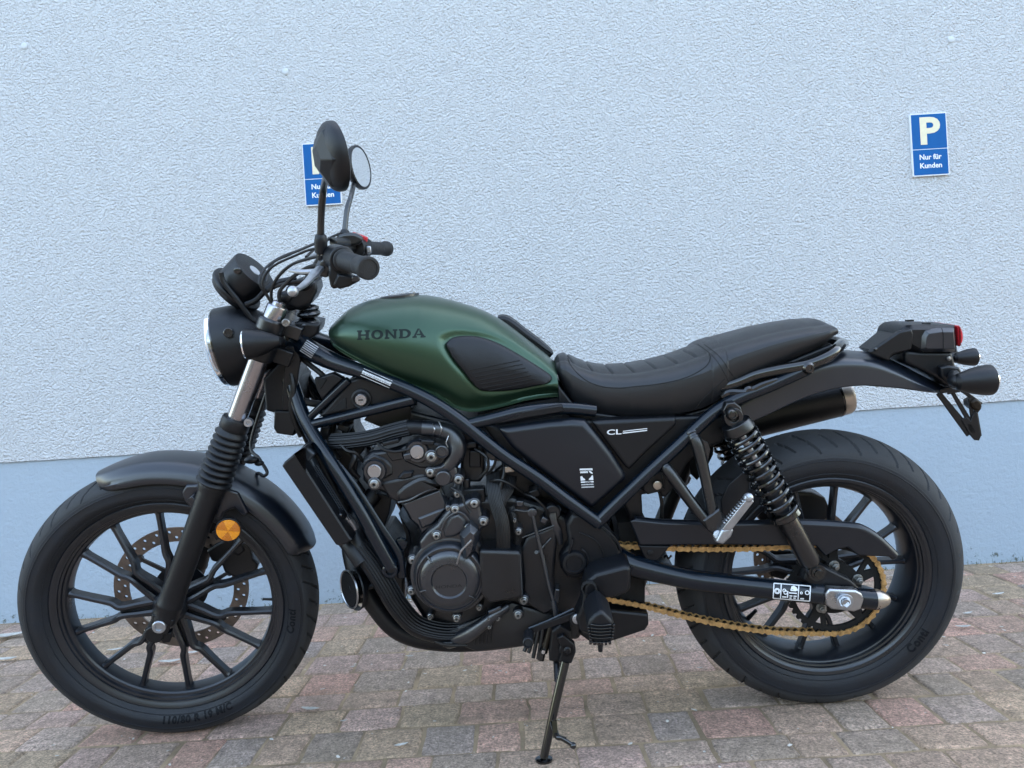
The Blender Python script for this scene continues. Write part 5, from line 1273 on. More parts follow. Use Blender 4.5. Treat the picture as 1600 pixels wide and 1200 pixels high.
# radiator
mb = prism([(478, 690), (494, 700), (545, 800), (553, 838), (548, 842), (528, 849), (450, 728), (452, 718)], .10, -.15, inset=.003); rad = build('radiator', mb, 'matt', bike, bev=.003)
mb = prism([(440, 727), (444, 720), (476, 696), (480, 697), (463, 708), (480, 735), (546, 838), (550, 842), (543, 848), (530, 852), (524, 850)], .165, .10, inset=.003); build('radiator_shroud', mb, 'matt', rad, bev=.003, label='black angular radiator side shroud')
mb = prism([(463, 706), (478, 697), (497, 735), (522, 790), (545, 832), (535, 833), (500, 775)], .125, .09, inset=.002); rcore = build('radiator_tank', mb, 'radcore', rad, bev=.002); fin = MB()
for k in range(-1, 8):
    a, b = (477+k*2.6, 733-k*1.2), (530+k*2.6, 818-k*1.2); fin.join(bar_(P(*a, .127), P(*b, .127), .0018, .003))
build('radiator_fins', fin, 'steel' if False else 'radcore', rad)
build('tank_top', prism([(463, 706), (478, 696), (492, 708), (478, 726)], .130, .10, inset=.004), 'alu' if False else 'radcore', rad, bev=.002)
for px, py in ((490, 745), (532, 803)):
    build('rubber_mount', lathe(P(px, py, .128), (0, -1, 0), [(-.01, .013), (.006, .0125), (.011, .009), (.012, .005), (.012, 0)], 24), 'rubber', rad); build('mount_bolt', ball(P(px, py, .141), .0055), 'gloss', rad)
mb = tube(TP([(540, 805, .12), (550, 815, .115), (556, 828, .11)]), .01, 12); build('radiator_pipe', mb, 'alu', rad)
build('lower_hose', tube(TP([(540, 842, .11), (552, 858, .125), (566, 878, .135)]), .018, 16), 'rubber', rad)
# engine hanger strut and inner tubes seen through
build('engine_hanger', tube(TP([(505, 700, .10), (545, 745, .12), (590, 815, .135), (622, 865, .14), (628, 900, .14)]), [.007, .008, .009, .009, .01], 10, flat=.6, fdir=(0, -1, 0)).join(lathe(P(627, 846, .12), (0, -1, 0), [(0, .013), (.012, .013), (.014, .008), (.014, 0)], 20)), 'frame', frame)
mb = MB()
mb.join(prism([(486, 668), (540, 640), (600, 652), (700, 660), (720, 690), (640, 700), (570, 712), (590, 760), (560, 770), (530, 720)], -.03, -.13, inset=.004)) if False else None
mb.join(prism([(640, 640), (735, 665), (770, 700), (770, 720), (725, 700), (690, 668), (640, 660)], .08, -.12, inset=.004))
mb.join(prism([(500, 700), (530, 690), (552, 712), (560, 750), (588, 792), (604, 800), (598, 830), (560, 790), (530, 750)], .02, -.14, inset=.004))
mb.join(prism([(530, 640), (552, 640), (552, 668), (570, 700), (560, 712), (535, 690)], .03, -.05)); mb.join(prism([(598, 640), (640, 628), (650, 660), (600, 668), (568, 655), (575, 645)], .05, -.05))
mb.join(prism([(590, 768), (612, 776), (608, 800), (598, 830), (575, 812), (572, 790)], .05, -.1)); mb.join(prism([(556, 840), (600, 840), (632, 880), (632, 940), (600, 930), (570, 880)], .04, -.12, inset=.004))
mb.join(prism([(622, 800), (640, 830), (645, 870), (630, 870), (634, 835)], .05, -.1))
build('ancillaries', mb, 'engine', eng, bev=.003)
mb = MB()
for pts, r_ in (([(455, 545, .03), (480, 565, .05), (505, 585, .06), (520, 600, .05)], .006), ([(448, 560, .05), (458, 600, .07), (455, 640, .07), (470, 680, .06)], .006), ([(440, 570, .03), (450, 620, .05), (462, 650, .05), (480, 690, .04)], .005),
                ([(500, 640, .02), (520, 660, .04), (515, 690, .05), (530, 715, .06)], .007), ([(545, 700, .09), (555, 712, .11), (548, 730, .11), (560, 745, .1)], .006), ([(530, 690, .1), (542, 702, .11), (556, 706, .11), (568, 720, .1)], .004), ([(765, 690, .1), (775, 705, .12), (772, 725, .12), (760, 742, .11)], .003), ([(785, 715, .1), (788, 735, .12), (782, 760, .13), (784, 775, .13)], .004),
                ([(700, 660, .1), (730, 672, .12), (760, 690, .12), (800, 722, .13), (840, 752, .13)], .005), ([(455, 610, .06), (475, 625, .06), (500, 630, .05)], .008)):
    build('wire', tube(TP(pts), r_, 8), 'cable', frame)
rg = random.Random(11)
for px, py, v, sx_, sy_, r_ in ((770, 712, .10, 22, 12, 8), (835, 770, .11, 16, 12, -20), (812, 786, .12, 12, 10, 5), (850, 812, .13, 10, 10, 30), (536, 668, .06, 18, 10, 20), (552, 726, .09, 12, 16, 12), (545, 752, .07, 14, 14, -15), (506, 676, .06, 14, 18, 10), (610, 690, .13, 26, 7, -14), (636, 712, .13, 12, 10, -12), (668, 690, .13, 20, 8, 4), (742, 716, .10, 18, 26, 0), (790, 772, .12, 10, 14, 12), (700, 1006, .12, 16, 8, 0), (840, 990, .13, 18, 8, -4), (870, 930, .13, 8, 22, 6)):
    a_ = R(r_); cs_, sn_ = math.cos(a_), math.sin(a_); q4 = [(px+x*cs_-y*sn_, py+x*sn_+y*cs_) for x, y in ((-sx_/2, -sy_/2), (sx_/2, -sy_/2), (sx_/2, sy_/2), (-sx_/2, sy_/2))]
    build('bracket', prism(q4, v+.012, v-.03, inset=.002, drop=.002), rg.choice(['engine', 'engine2', 'matt']), eng, bev=.0012)
for pts, r_ in (([(742, 700, .12), (760, 712, .14), (762, 730, .14), (750, 744, .13)], .0035), ([(820, 770, .12), (835, 776, .14), (850, 790, .14), (858, 806, .13)], .003), ([(762, 752, .12), (780, 748, .14), (800, 756, .14), (818, 768, .12)], .003), ([(590, 690, .12), (600, 700, .135), (618, 704, .14), (640, 700, .135)], .003),
                ([(705, 760, .14), (720, 770, .15), (726, 785, .155), (735, 800, .16)], .003), ([(655, 985, .12), (690, 1004, .13), (730, 1006, .13)], .004), ([(812, 700, .10), (822, 720, .12), (838, 735, .12)], .003)):
    build('wire', tube(TP(pts), r_, 8), 'cable', frame)
for k in range(5): build('cooling_rib', tube(TP([(742+k*6, 1006-k*1, .128), (744+k*6, 985-k*1, .131), (748+k*6, 968-k*2, .130)]), .0016, 6), 'engine', eng)
mb = prism([(428, 640), (452, 640), (468, 655), (458, 680), (432, 676), (427, 668)], .06, .02, inset=.002); mb.join(prism([(410, 590), (440, 560), (465, 590), (462, 640), (440, 648), (415, 640)], .05, -.06, inset=.004)); build('relay_box', mb, 'matt', frame, bev=.002)
# horn
hq = P(545, 919, .10); ha = Vector((-.78, -.62, .05)); mb = lathe(hq, ha, [(-.030, .012), (-.026, .030), (-.018, .036), (-.004, .040), (.0, .042)], 40, cap=True)
horn = build('horn', mb, 'gloss', bike); build('horn_ring', lathe(hq, ha, [(-.002, .0425), (.0012, .0422), (.0015, .0405), (.0, .039)], 40, closed=True), 'steel', horn); build('diaphragm', lathe(hq, ha, [(.001, .037), (-.008, .028), (-.004, .012), (.002, .010), (.002, 0)], 32), 'matt', horn)
build('horn_bracket', tube(TP([(560, 918, .09), (575, 916, .09), (588, 912, .09)]), .006, 10).join(lathe(hq-ha.normalized()*.006, ha, [(-.018, .046), (-.006, .050), (-.003, .049), (-.015, .044)], 40, a0=-60, a1=120, closed=True)), 'matt', horn)

# ---------------------------------------------------------------- foot controls
mb = prism([(914, 918), (916, 905), (930, 894), (976, 882), (986, 884), (987, 890), (986, 920), (978, 928), (960, 934), (944, 936), (930, 925)], .215, .14, inset=.005, drop=.010); pb = build('peg_bracket', mb, 'matt', bike, bev=.004)
mb = prism([(909, 945), (912, 916), (916, 908), (925, 906), (931, 912), (940, 942), (950, 960), (946, 985), (925, 992), (905, 985), (900, 965)], .222, .17, inset=.004); build('peg_plate', mb, 'matt', pb, bev=.003)
mb = lathe(P(920, 918, .222), (0, -1, 0), [(-.006, .0155), (.002, .0150), (.003, .0125), (-.01, .0115), (-.01, 0)], 28); build('peg_socket', mb, 'dark', pb)
build('guard_plate', prism([(905, 945), (958, 952), (1013, 958), (1014, 975), (1008, 984), (960, 1000), (930, 1008), (905, 990)], .12, .06, inset=.004), 'matt', pb, bev=.002)
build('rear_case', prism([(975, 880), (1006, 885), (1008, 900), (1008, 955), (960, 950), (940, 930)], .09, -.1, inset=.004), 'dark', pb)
build('dark_gap_filler', prism([(965, 815), (1010, 812), (1020, 870), (975, 880)], .085, -.09), 'dark', pb)  # dark block filling the gap at the chain guard's front end
# rider peg, pointing at the camera
pq = [(938, 953), (944, 955), (957, 968), (960, 975), (957, 1000), (952, 1005), (925, 1004), (922, 998), (917, 978), (920, 968), (928, 959)]
mb = prism(pq, .33, .235, inset=.004, drop=.006)
rp = build('rider_peg', mb, 'rubber', bike, bev=.0025)
te = MB(); rg = random.Random(3)
ctr = Vector((sum(P(x, y, .333).x for x, y in pq)/len(pq), -.333, sum(P(x, y, .333).z for x, y in pq)/len(pq)))
for k in range(5):
    y_ = 974+k*5; te.join(tube(TP([(923, y_, .332), (938, y_+1.5, .333), (955, y_, .332)]), .0014, 6))
for k in range(6): te.join(box(P(922.5+k*6.0, 1000.5 + (1 if k in (0, 5) else 2), .333), .0052, .008, .006))
for k in range(5): te.join(box(P(919+k*.9, 978+k*4.6, .332), .0035, .008, .004)); te.join(box(P(959-k*.6, 974+k*5, .332), .0035, .008, .004))
build('peg_tread', te, 'gloss', rp, bev=.0006)
build('peg_hero_pin', cyl(P(938, 1003, .29), P(938, 1015, .288), .0055, .0045), 'rubber', rp)
# shift lever
mb = bar_(P(899, 962, .200), P(826, 985, .205), .015, .009, .010, .009); mb.join(lathe(P(900, 964, .196), (0, -1, 0), [(0, .014), (.010, .014), (.012, .012), (.012, 0)], 24)); mb.join(cyl(P(826, 988, .203), P(824, 1005, .30), .0095, .0100))
mb = bar_(P(899, 958, .200), P(826, 984, .205), .016, .009, .012, .009).join(lathe(P(900, 963, .196), (0, -1, 0), [(0, .014), (.010, .014), (.012, .012), (.012, 0)], 24))
sl = build('shift_lever', mb, 'matt', bike, bev=.002); build('lever_edge', tube(TP([(826, 980, .209), (860, 966, .207), (896, 949, .205)]), .0018, 6), 'radcore', sl)
build('lever_bolt', lathe(P(902, 964, .208), (0, -1, 0), [(0, .0105), (.005, .0105), (.006, .009), (.006, .0035), (.003, .003), (.003, 0)], 24), 'alu', sl)
pgv = [P(826, 988, .205), P(825, 1003, .285)]
build('toe_rubber', lathe(pgv[0], (pgv[1]-pgv[0]), [(0, .0095), (.002, .0105)]+[z for i in range(6) for z in ((.010+i*.011, .0108), (.013+i*.011, .0095), (.016+i*.011, .0108))]+[(.082, .0105), (.084, .0085), (.080, .007), (.080, 0)], 24), 'rubber', sl)
# drain tubes
for i, (a, b, r_) in enumerate((((842, 980), (833, 1026), .0042), ((849, 978), (841, 1028), .0046), ((836, 985), (826, 1018), .004), ((830, 990), (819, 1016), .0045))):
    build('drain_tube', tube([P(*a, .15), P(*b, .16)], r_, 10, sm=False), 'cable', bike)
mb = tube([P(862, 975, .155), P(850, 1018, .165)], [.0075, .0068], 12, sm=False); dt = build('drain_tube', mb, 'oily', bike); build('tube_plug', cyl(P(848, 1013, .168), P(845, 1029, .169), .0075), 'gloss', dt); build('clip', cyl(P(850, 1013, .172), P(849, 1018, .172), .0055), 'chrome', dt)
# side stand
foot = G(850, 1188, .002); Mi = bike.matrix_world.inverted(); fl = Mi @ foot
mb = prism([(858, 1018), (862, 985), (875, 975), (893, 985), (894, 1010), (895, 1028), (880, 1034), (858, 1032)], .185, .12, inset=.003); mb.join(lathe(P(886, 1011, .185), (0, -1, 0), [(0, .018), (.008, .0175), (.010, .015), (.010, .007), (.013, .0065), (.013, 0)], 28)); mb.join(prism([(870, 995), (880, 990), (898, 1005), (900, 1018), (893, 1036), (872, 1034), (878, 1015)], .195, .18, inset=.002))
ss = build('side_stand', mb, 'matt', bike, bev=.002, label='extended side stand')
top = P(883, 1032, .19); a = top; b = fl + V(0, 0, .006)
build('stand_leg', tube([a, a.lerp(b, .5)+V(-.001, 0, 0), b], [.0098, .0092, .0088], 18), 'gloss', ss)
fa = Mi.to_3x3() @ Vector((0, 0, 1))
mb = lathe(fl, fa, [(-.001, .0), (-.001, .0165), (.0035, .017), (.005, .0145), (.0045, 0)], 28); mb.v = [fl + Vector(((q-fl).x*1.05, (q-fl).y, (q-fl).z)) for q in mb.v]
build('stand_foot', mb, 'gloss', ss)
tg = a.lerp(b, .60); te_ = tg + (P(895, 1163, .25)-P(868, 1146, .25))
mb = tube([a.lerp(b, .62), P(870, 1148, .262), P(878, 1152, .265), P(894, 1162, .268)], [.007, .006, .0048, .0042], 12); mb.join(ball(P(895.5, 1163, .268), .0068)); mb.join(bar_(P(866, 1124, .25), P(868, 1150, .262), .010, .006)); mb.join(bar_(P(866, 1147, .266), P(884, 1153, .266), .007, .004)); build('stand_tang', mb, 'gloss', ss)
spg = MB(); A_ = P(868, 1010, .16); B_ = P(871, 1062, .19); n = 260
spg.join(tube([A_.lerp(B_, i/n) + Vector((math.cos(i*.62), 0, 0))*.0058 + V(0, math.sin(i*.62)*.0058, 0) for i in range(n+1)], .0014, 6, sm=False)); spg.join(cyl(B_, P(870, 1085, .205), .0022)); build('stand_spring', spg, 'black', ss)

# ---------------------------------------------------------------- rear end
sa = MB()
for s_ in (1, -1):
    m1 = tube(TP([(960, 868, .105), (990, 882, .12), (1040, 895, .132), (1090, 905, .138), (1160, 913, .142), (1250, 923, .144), (1370, 935, .144)]), [.028, .0245, .022, .0215, .0215, .0215, .0215], 22); sa.join(mirrored(m1, s_))
sa.join(cyl(P(965, 872, .11), P(965, 872, -.11), .03)); sa.join(prism([(1000, 870), (1050, 880), (1060, 905), (1010, 900)], .10, -.10))
sb = sa.bvh(); swing = build('swingarm', sa, 'frame', bike)
for s_ in (1, -1):
    ec = P(1368, 934.5, .144); build('end_cap', mirrored(lathe(ec, (1, 0, -.08), [(-.004, .0218), (.004, .0215), (.016, .0175), (.026, .011), (.029, .007), (.0295, 0)], 32), s_), 'caps', swing)
mb = prism([(1290, 927), (1296, 919), (1338, 921), (1347, 926), (1351, 935), (1346, 951), (1335, 955), (1300, 951), (1291, 944)], .172, .150, inset=.003, drop=.004); ap = build('axle_plate', mb, 'steel', swing, bev=.0015)
build('axle_nut', lathe(P(1320, 938.5, .172), (0, -1, 0), [(-.003, .0175), (.0015, .0175), (.002, .0165)], 36).join(cyl(P(1320, 938.5, .173), P(1320, 938.5, .186), .0125, seg=6)).join(lathe(P(1320, 938.5, .184), (0, -1, 0), [(0, .009), (.006, .0088), (.007, .0075), (.004, .005), (.004, 0)], 20)), 'alu', ap, bev=.001)
mb = prism([(1255, 905), (1262, 885), (1285, 882), (1300, 890), (1330, 905), (1345, 920), (1270, 918)], .145, .12, inset=.003); build('shock_mount', mb, 'matt', swing, bev=.002)
# chain adjuster sticker: framed panel with little drawings
sk = MB(); mf = lambda a, b: (1209+a*57-b*1.2, 909.8+a*4.6+b*22.5)
def strip(x0, y0, x1, y1, w_=.035, n=4):
    vs = []; dx, dy = x1-x0, y1-y0; L_ = math.hypot(dx*57, dy*22); nx, ny = -dy*22/L_, dx*57/L_
    for i in range(n+1):
        t = i/n
        for s_ in (-1, 1): vs.append((x0+dx*t+s_*nx*w_*22/57/1.0*.5*1.0*1.0, y0+dy*t+s_*ny*w_*.5*1.0))
    sk.join(decal(vs, [(2*i, 2*i+2, 2*i+3, 2*i+1) for i in range(n)], mf, sb, .0010))
for a in ((0, 0, 1, 0), (0, 1, 1, 1)): strip(*a, .075, 10)
for a in ((0, 0, 0, 1), (1, 0, 1, 1), (.2, 0, .2, 1), (.68, 0, .68, 1)): strip(*a, .075, 5)
for cx, cy, r_ in ((.10, .5, .075), (.10, .5, .045), (.92, .45, .055), (.76, .5, .028), (.29, .42, .04), (.33, .55, .05)):
    for i in range(12):
        a0, a1 = 2*math.pi*i/12, 2*math.pi*(i+1)/12; strip(cx+r_*math.cos(a0), cy+r_*math.sin(a0)*2.3, cx+r_*math.cos(a1), cy+r_*math.sin(a1)*2.3, .06, 1)
for a in ((.24, .85, .36, .85), (.42, .55, .64, .55), (.44, .75, .52, .75), (.55, .75, .64, .75), (.44, .9, .50, .9), (.55, .88, .62, .88), (.39, .45, .39, .9), (.74, .88, .84, .88), (.46, .38, .62, .38)): strip(*a, .09, 2)
sk.join(decal([(.48, .12), (.55, .05), (.62, .15), (.67, .35), (.60, .40), (.52, .30), (.46, .35)], [tuple(range(7))], mf, sb, .0010))
build('adjustment_label', sk, 'white', swing, ang=80)
# chain guard
cg = [(984, 813), (990, 810), (1040, 815), (1140, 817), (1250, 815), (1322, 819), (1345, 822), (1370, 836), (1390, 855), (1402, 868), (1392, 869), (1360, 868), (1340, 866), (1325, 854), (1308, 858), (1290, 868), (1275, 852), (1140, 850), (1000, 851), (997, 846)]
mb = prism(cg, .128, .122, inset=.002); mb.join(tube(TP([(990, 812, .118), (1040, 817, .118), (1140, 819, .118), (1250, 817, .118), (1322, 821, .118), (1345, 825, .118), (1370, 840, .118), (1398, 867, .118)]), .0095, 12, flat=1.2))
build('chain_guard', mb, 'cover', bike, bev=.002)
mb = prism([(997, 850), (1048, 851), (1037, 866), (1028, 876), (1009, 875), (1004, 866)], .125, .10, inset=.003); mb.join(lathe(P(1016, 862, .125), (0, -1, 0), [(0, .007), (.002, .0068), (.003, 0)], 16)); build('chain_slider', mb, 'matt', swing, bev=.002)
mb = tube(TP([(1033, 866, .10), (1036, 870, .1), (1041, 866, .1), (1044, 871, .1), (1049, 866, .1)]), .0022, 8); build('wire_clip', mb, 'gloss', swing)
# shocks
for s_ in (1, -1):
    A_ = P(1143, 648, .150); B_ = P(1273, 889, .150); ax_ = (B_-A_).normalized(); L_ = (B_-A_).length
    at = lambda t: A_+ax_*t
    sh = lathe(A_, ax_, [(.012, .012), (.016, .030), (.030, .033), (.036, .033), (.040, .028), (.042, .01)], 36)
    sh.join(lathe(A_+V(0, -.017, 0), (0, -1, 0), [(0, .019), (.034, .019), (.034, .010), (0, .010)], 28, closed=True)); sh.join(prism([(1129, 640), (1135, 628), (1148, 626), (1158, 634), (1163, 650), (1150, 660), (1135, 660)], .160, .140, inset=.002))
    root = build('shock_absorber', mirrored(sh, s_), 'black', bike, bev=.001)
    build('shock_bolt', mirrored(lathe(P(1143, 645, .166), (0, -1, 0), [(0, .013), (.006, .012), (.011, .009), (.012, .006), (.009, .0055), (.009, 0)], 24), s_), 'gloss', root)
    t0, t1 = .036, .232; n = 11*26; ex_, ey_ = basis(ax_)[1:]
    pts = []
    for i in range(n+1):
        t = i/n; a = 2*math.pi*11*t; tt_ = t0+(t1-t0)*(t if True else t); 
        # closer coils at the top
        tt_ = t0+(t1-t0)*(t*.80+.20*t*t)
        pts.append(at(tt_)+(ex_*math.cos(a)+ey_*math.sin(a))*.0305)
    build('coil_spring', mirrored(tube(pts, .0046, 10, sm=False), s_), 'gloss', root)
    build('damper_rod', mirrored(cyl(at(.03), at(.135), .0075), s_), 'steel', root)
    build('bump_stop', mirrored(lathe(at(0), ax_, [(.118, .009), (.122, .0165), (.140, .0175), (.150, .019), (.23, .019)], 28), s_), 'engine2', root)
    build('spring_seat', mirrored(lathe(at(0), ax_, [(.228, .02), (.232, .033), (.242, .034), (.246, .026), (.25, .022)], 36), s_), 'gloss', root)
    build('damper_body', mirrored(lathe(at(0), ax_, [(.235, .0205), (L_-.030, .0215), (L_-.018, .019), (L_-.012, .012)], 32).join(lathe(B_+V(0, -.014, 0), (0, -1, 0), [(0, .018), (.028, .018), (.028, .008), (0, .008)], 28, closed=True)), s_), 'black', root)
    build('shock_bolt', mirrored(lathe(B_+V(0, .012, 0), (0, -1, 0), [(0, .013), (.005, .013), (.006, .009), (.010, .008), (.010, 0)], 20), s_), 'gloss', root)
# passenger peg bracket
def pegset(s_):
    mb = tube(TP([(1040, 728, .150), (1050, 742, .155), (1080, 783, .165), (1112, 822, .175)]), [.0115, .0125, .0115, .0110], 16); mb.join(tube(TP([(1083, 680, .150), (1090, 695, .155), (1101, 740, .162), (1113, 800, .172), (1118, 825, .175)]), [.0115, .013, .0115, .0110, .0115], 16))
    mb.join(lathe(P(1035, 722, .142), P(1042, 731, .150)-P(1035, 722, .142), [(0, .0135), (.006, .0135), (.006, .011), (.012, .011), (.012, .0125), (.018, .0125)], 24)); mb.join(lathe(P(1080, 674, .142), P(1084, 682, .150)-P(1080, 674, .142), [(0, .0135), (.006, .0135), (.006, .011), (.012, .011), (.012, .0125), (.018, .0125)], 24))
    mb.join(prism([(1098, 812), (1124, 793), (1128, 800), (1134, 815), (1122, 832), (1112, 832), (1105, 826)], .185, .165, inset=.003)); mb.join(prism([(1088, 680), (1106, 690), (1110, 700), (1106, 718), (1100, 720), (1095, 700)], .158, .150))
    r_ = build('passenger_peg_bracket', mirrored(mb, s_), 'black', bike, bev=.002)
    build('heel_plate', mirrored(prism([(1128, 800), (1126, 780), (1138, 755), (1160, 736), (1168, 736), (1172, 745), (1170, 765), (1160, 785), (1140, 812)], .150, .145, inset=.001), s_), 'matt', r_, bev=.001)
    pm_ = bar_(P(1132, 826, .192), P(1172, 776, .205), .017, .018, .016, .015); 
    for k in range(12):
        t = k/11; q = P(1131, 814, .195).lerp(P(1166, 772.5, .207), t); pm_.join(box(q, .0042, .014, .0055, Matrix.Rotation(R(-40), 3, 'Y')))
    pm_.join(ball(P(1169, 776, .205), .0105, 1, .9, 1)); pm_.join(prism([(1118, 846), (1128, 826), (1142, 822), (1147, 828), (1143, 838), (1130, 850)], .202, .180, inset=.004)); pm_.join(cyl(P(1122, 834, .175), P(1122, 834, .193), .010))
    build('passenger_peg', mirrored(pm_, s_), 'alu', r_, bev=.002)
pegset(1); pegset(-1)
# inner mudguard, battery area
mb = prism([(968, 772), (1010, 736), (1060, 690), (1110, 650), (1140, 650), (1130, 690), (1100, 700), (1075, 722), (1050, 765), (1040, 776), (1034, 775), (1030, 768), (1003, 772), (1005, 812), (985, 812)], .105, -.105, inset=.006); build('inner_mudguard', mb, 'matt', bike, bev=.003)
mb = prism([(1003, 735), (1035, 735), (1040, 765), (1012, 772), (1004, 765)], .125, .10, inset=.003); mb.join(lathe(P(1027, 756, .125), (0, -1, 0), [(0, .011), (.005, .011), (.006, .009), (.006, 0)], 6)); build('rear_bracket', mb, 'matt', frame, bev=.002); build('bracket_bolt', lathe(P(1027, 756, .131), (0, -1, 0), [(0, .009), (.003, .009), (.004, .007), (.004, 0)], 24), 'caps', frame)
build('vent_hose', tube(TP([(1030, 765, .08), (1034, 785, .08), (1034, 812, .08)]), .004, 8), 'cable', frame)
build('rear_caliper', prism([(1225, 770), (1240, 765), (1270, 768), (1290, 775), (1297, 790), (1300, 805), (1290, 815), (1225, 815)], -.05, -.11, inset=.005).join(prism([(1185, 760), (1212, 760), (1212, 900), (1185, 880)], -.12, -.13)) if False else prism([(1228, 772), (1240, 766), (1270, 768), (1290, 776), (1296, 790), (1294, 808), (1285, 816), (1225, 816)], -.05, -.11, inset=.005), 'engine', bike, bev=.003)
mb = prism([(1200, 858), (1240, 860), (1235, 895), (1225, 905), (1205, 900)], -.045, -.10, inset=.004); build('caliper_bracket', mb, 'engine', bike, bev=.002)
# rear mudguard
def mudguard():
    tp = [(1125, 640), (1140, 622), (1165, 603), (1200, 585), (1250, 562), (1300, 547), (1345, 547), (1375, 553), (1405, 566), (1435, 582), (1465, 597), (1484, 607)]
    bt = [(1125, 672), (1140, 668), (1165, 660), (1200, 645), (1250, 622), (1300, 606), (1345, 600), (1375, 601.5), (1405, 604), (1435, 608), (1465, 612), (1482, 612)]
    n_ = len(tp); ts = cr_pts([P(x, y, .0) for x, y in tp], 6); bs = cr_pts([P(x, y, .082) for x, y in bt], 6); rings = []
    for i, (a, b) in enumerate(zip(ts, bs)):
        t = i/(len(ts)-1); hw = .086*(1-.25*t) if t < .93 else .086*.75*math.sqrt(max(.15, (1-t)/.07)); pr = []
        h_ = a.z-b.z; m_ = 12
        for j in range(m_+1):
            an = math.pi/2*j/m_; pr.append((hw*math.sin(an)**.8, h_*(1-(1-math.cos(an)**.75)*.42 ) if True else 0))
        pr.append((hw*1.02, 0.0))
        u_ = a.x
        out = [(y, b.z + z if z > 0 else b.z) for y, z in pr]; full_ = out + [(y*.95 if y > 0 else 0, z-.003) for y, z in reversed(out)]
        uu = [(a.x*(1-min(1, y/hw)) + b.x*min(1, y/hw)) for y, z in out]; uu = uu + uu[::-1]
        lft = [Vector((uu[k], -y, z)) for k, (y, z) in enumerate(full_)]
        rings.append(lft)
    h1 = loft(rings); m2 = h1.mirror(); h1.join(m2); return fixn(h1)
mg = build('rear_mudguard', mudguard(), 'fender', bike, ang=45)
# silencer on the far side
sA, sB = P(1110, 668, -.16), P(1324, 614, -.16); sd_ = (sB-sA).normalized(); SL = (sB-sA).length
sil = build('silencer', lathe(sA, sd_, [(-.10, .022), (-.06, .035), (.0, .047), (.02, .049), (SL-.025, .049), (SL-.024, .047)], 48), 'matt', bike)
build('end_cap', lathe(sA, sd_, [(SL-.026, .0485), (SL-.006, .048), (SL+.002, .044), (SL+.004, .038), (SL-.004, .030), (SL-.03, .028)], 48), 'caps', sil)
build('silencer_clamp', lathe(sA, sd_, [(SL-.03, .0498), (SL-.027, .0498)], 48), 'gloss', sil)
ex = tube([P(980, 960, -.07), P(1000, 900, -.16), P(1040, 800, -.17), P(1070, 720, -.17), sA-sd_*.08], .02, 16); build('exhaust_pipe', ex, 'matt', bike)
# tail light assembly
tl = prism([(1408, 532), (1408, 518), (1415, 510), (1430, 506), (1490, 507), (1497, 511), (1500, 545), (1495, 550), (1452, 553), (1432, 548)], .056, -.050, inset=.010, drop=.013, smooth=2); tail = build('tail_light', tl, 'matt', bike, bev=.006, seg=3, ang=50)
build('housing_side', prism([(1442, 524), (1448, 514), (1470, 511), (1495, 511), (1498, 545), (1493, 549), (1448, 549), (1441, 545)], .064, .045, inset=.008, drop=.010), 'fender', tail, bev=.003)
mb = prism([(1498, 508), (1503, 511), (1506, 520), (1506, 530), (1503, 536), (1499, 539)], .050, -.050, inset=.003, smooth=2); build('lens', mb, 'red', tail, bev=.002)
build('seam_line', tube(TP([(1471, 510.5, .0645), (1474, 522, .065), (1474, 548, .0645)]), .0006, 5), 'seam', tail)
for x, y in ((1421, 499), (1447, 504)): build('slot', box(P(x, y, .045 if x < 1430 else .03), .014, .010, .003), 'dark', tail)
mb = prism([(1366, 547), (1400, 520), (1428, 514), (1430, 545), (1400, 553), (1385, 562)], .040, -.040, inset=.004).join(prism([(1357, 549), (1362, 545), (1405, 516), (1425, 512), (1428, 520), (1425, 545), (1395, 552), (1390, 563), (1372, 556)], .062, .050, inset=.002)); build('light_bracket', mb, 'matt', tail, bev=.002); build('bracket_bolt', ball(P(1368, 544, .063), .004), 'gloss', tail)
mb = prism([(1414, 546), (1440, 548), (1488, 548), (1492, 560), (1498, 585), (1500, 606), (1487, 604), (1465, 590), (1440, 577), (1415, 566)], .050, -.050, inset=.004, drop=.006); build('plate_arm', mb, 'matt', tail, bev=.003); build('arm_screw', lathe(P(1482, 558, .05), (0, -1, 0), [(0, .005), (.003, .0045), (.004, 0)], 14), 'steel', tail)
mb = prism([(1470, 572), (1482, 569), (1500, 572), (1504, 580), (1502, 605), (1492, 602), (1472, 588)], .066, .050, inset=.003); build('signal_mount', mb, 'matt', tail, bev=.002)
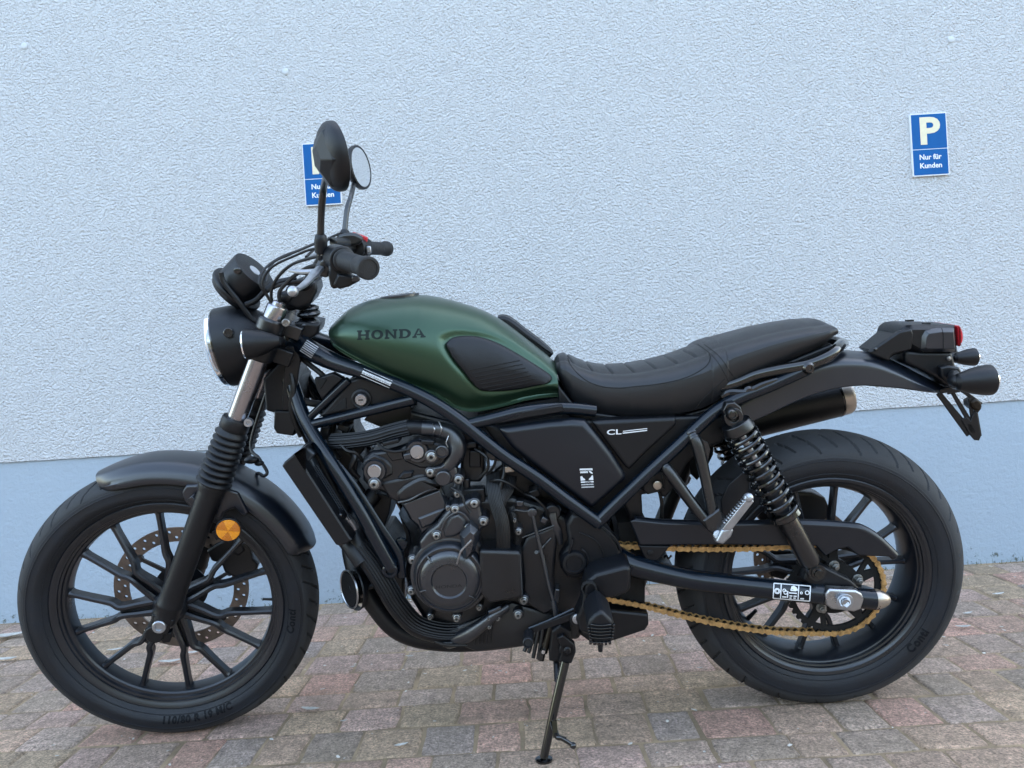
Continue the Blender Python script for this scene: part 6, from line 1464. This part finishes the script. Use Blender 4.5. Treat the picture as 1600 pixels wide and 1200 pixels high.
for s_ in (1, -1):
    ic = P(1546, 591.5, .13) if s_ > 0 else V(P(1522, 556, -.10).x, .10, P(1522, 556, -.10).z); m1 = lathe(ic, (1, 0, .01), [(-.070, .008), (-.064, .0165), (-.050, .0215), (-.035, .0265), (-.018, .030), (-.004, .0315), (.001, .031), (.002, .029)], 40)
    fs_ = 1 if s_ > 0 else .66
    m1.v = [ic + (q-ic)*fs_ for q in m1.v]
    tsg = build('turn_signal', mirrored(m1, s_), 'matt', bike); build('lens', mirrored(lathe(ic, (1, 0, .01), [(.001*fs_, .0298*fs_), (.005*fs_, .027*fs_), (.006*fs_, 0)], 36), s_), 'glass', tsg)
    m1 = tube([ic+Vector((-.056*fs_, 0, 0)), ic+Vector((-.064*fs_, .012*s_, 0)), P(1490, 584, .07), P(1490, 582, .05)], [.013, .0125, .011, .011], 14); build('stalk', mirrored(m1, s_), 'matt', tsg)
# number plate bracket
q_ = prism([(1465, 608), (1485, 603), (1505, 607), (1534, 628), (1535, 634), (1527, 642), (1532, 683), (1528, 687), (1520, 684), (1508, 670), (1480, 625)], .004, -.004, inset=0) if False else MB()
for a, b, w1, w2 in (((1466, 612), (1516, 676), 10, 16), ((1486, 608), (1518, 662), 7, 9), ((1480, 610), (1500, 607), 12, 8), ((1500, 606), (1533, 630), 7, 7), ((1514, 620), (1522, 664), 6, 8), ((1530, 634), (1524, 642), 9, 8), ((1524, 640), (1530, 680), 7, 8), ((1512, 664), (1526, 684), 18, 9)):
    q_.join(bar_(P(*a, .012), P(*b, .012), w1/900, .005, w2/820, .005, side=(0, 1, 0)))
q_.join(prism([(1466, 608), (1478, 603), (1503, 607), (1500, 612), (1485, 612), (1470, 614)], .03, -.03, inset=.001))
q2 = MB(); q2.join(q_); q2.join(prism([(1502, 654), (1511, 650), (1517, 656), (1521, 644), (1527, 642), (1533, 680), (1530, 687), (1523, 686), (1514, 675)], .0165, .0105))
pbk = build('plate_bracket', q2, 'matt', tail, bev=.0012)
build('bracket_slot', prism([(1511, 662), (1516, 660), (1524, 672), (1522, 676), (1516, 673)], .0165, .0135), 'dark', tail)
mb = prism([(1517, 626), (1526, 621), (1534, 626), (1536, 634), (1532, 641), (1524, 640), (1518, 634)], .02, -.012, inset=.003); build('rear_reflector', mb, 'oily', tail, bev=.002)
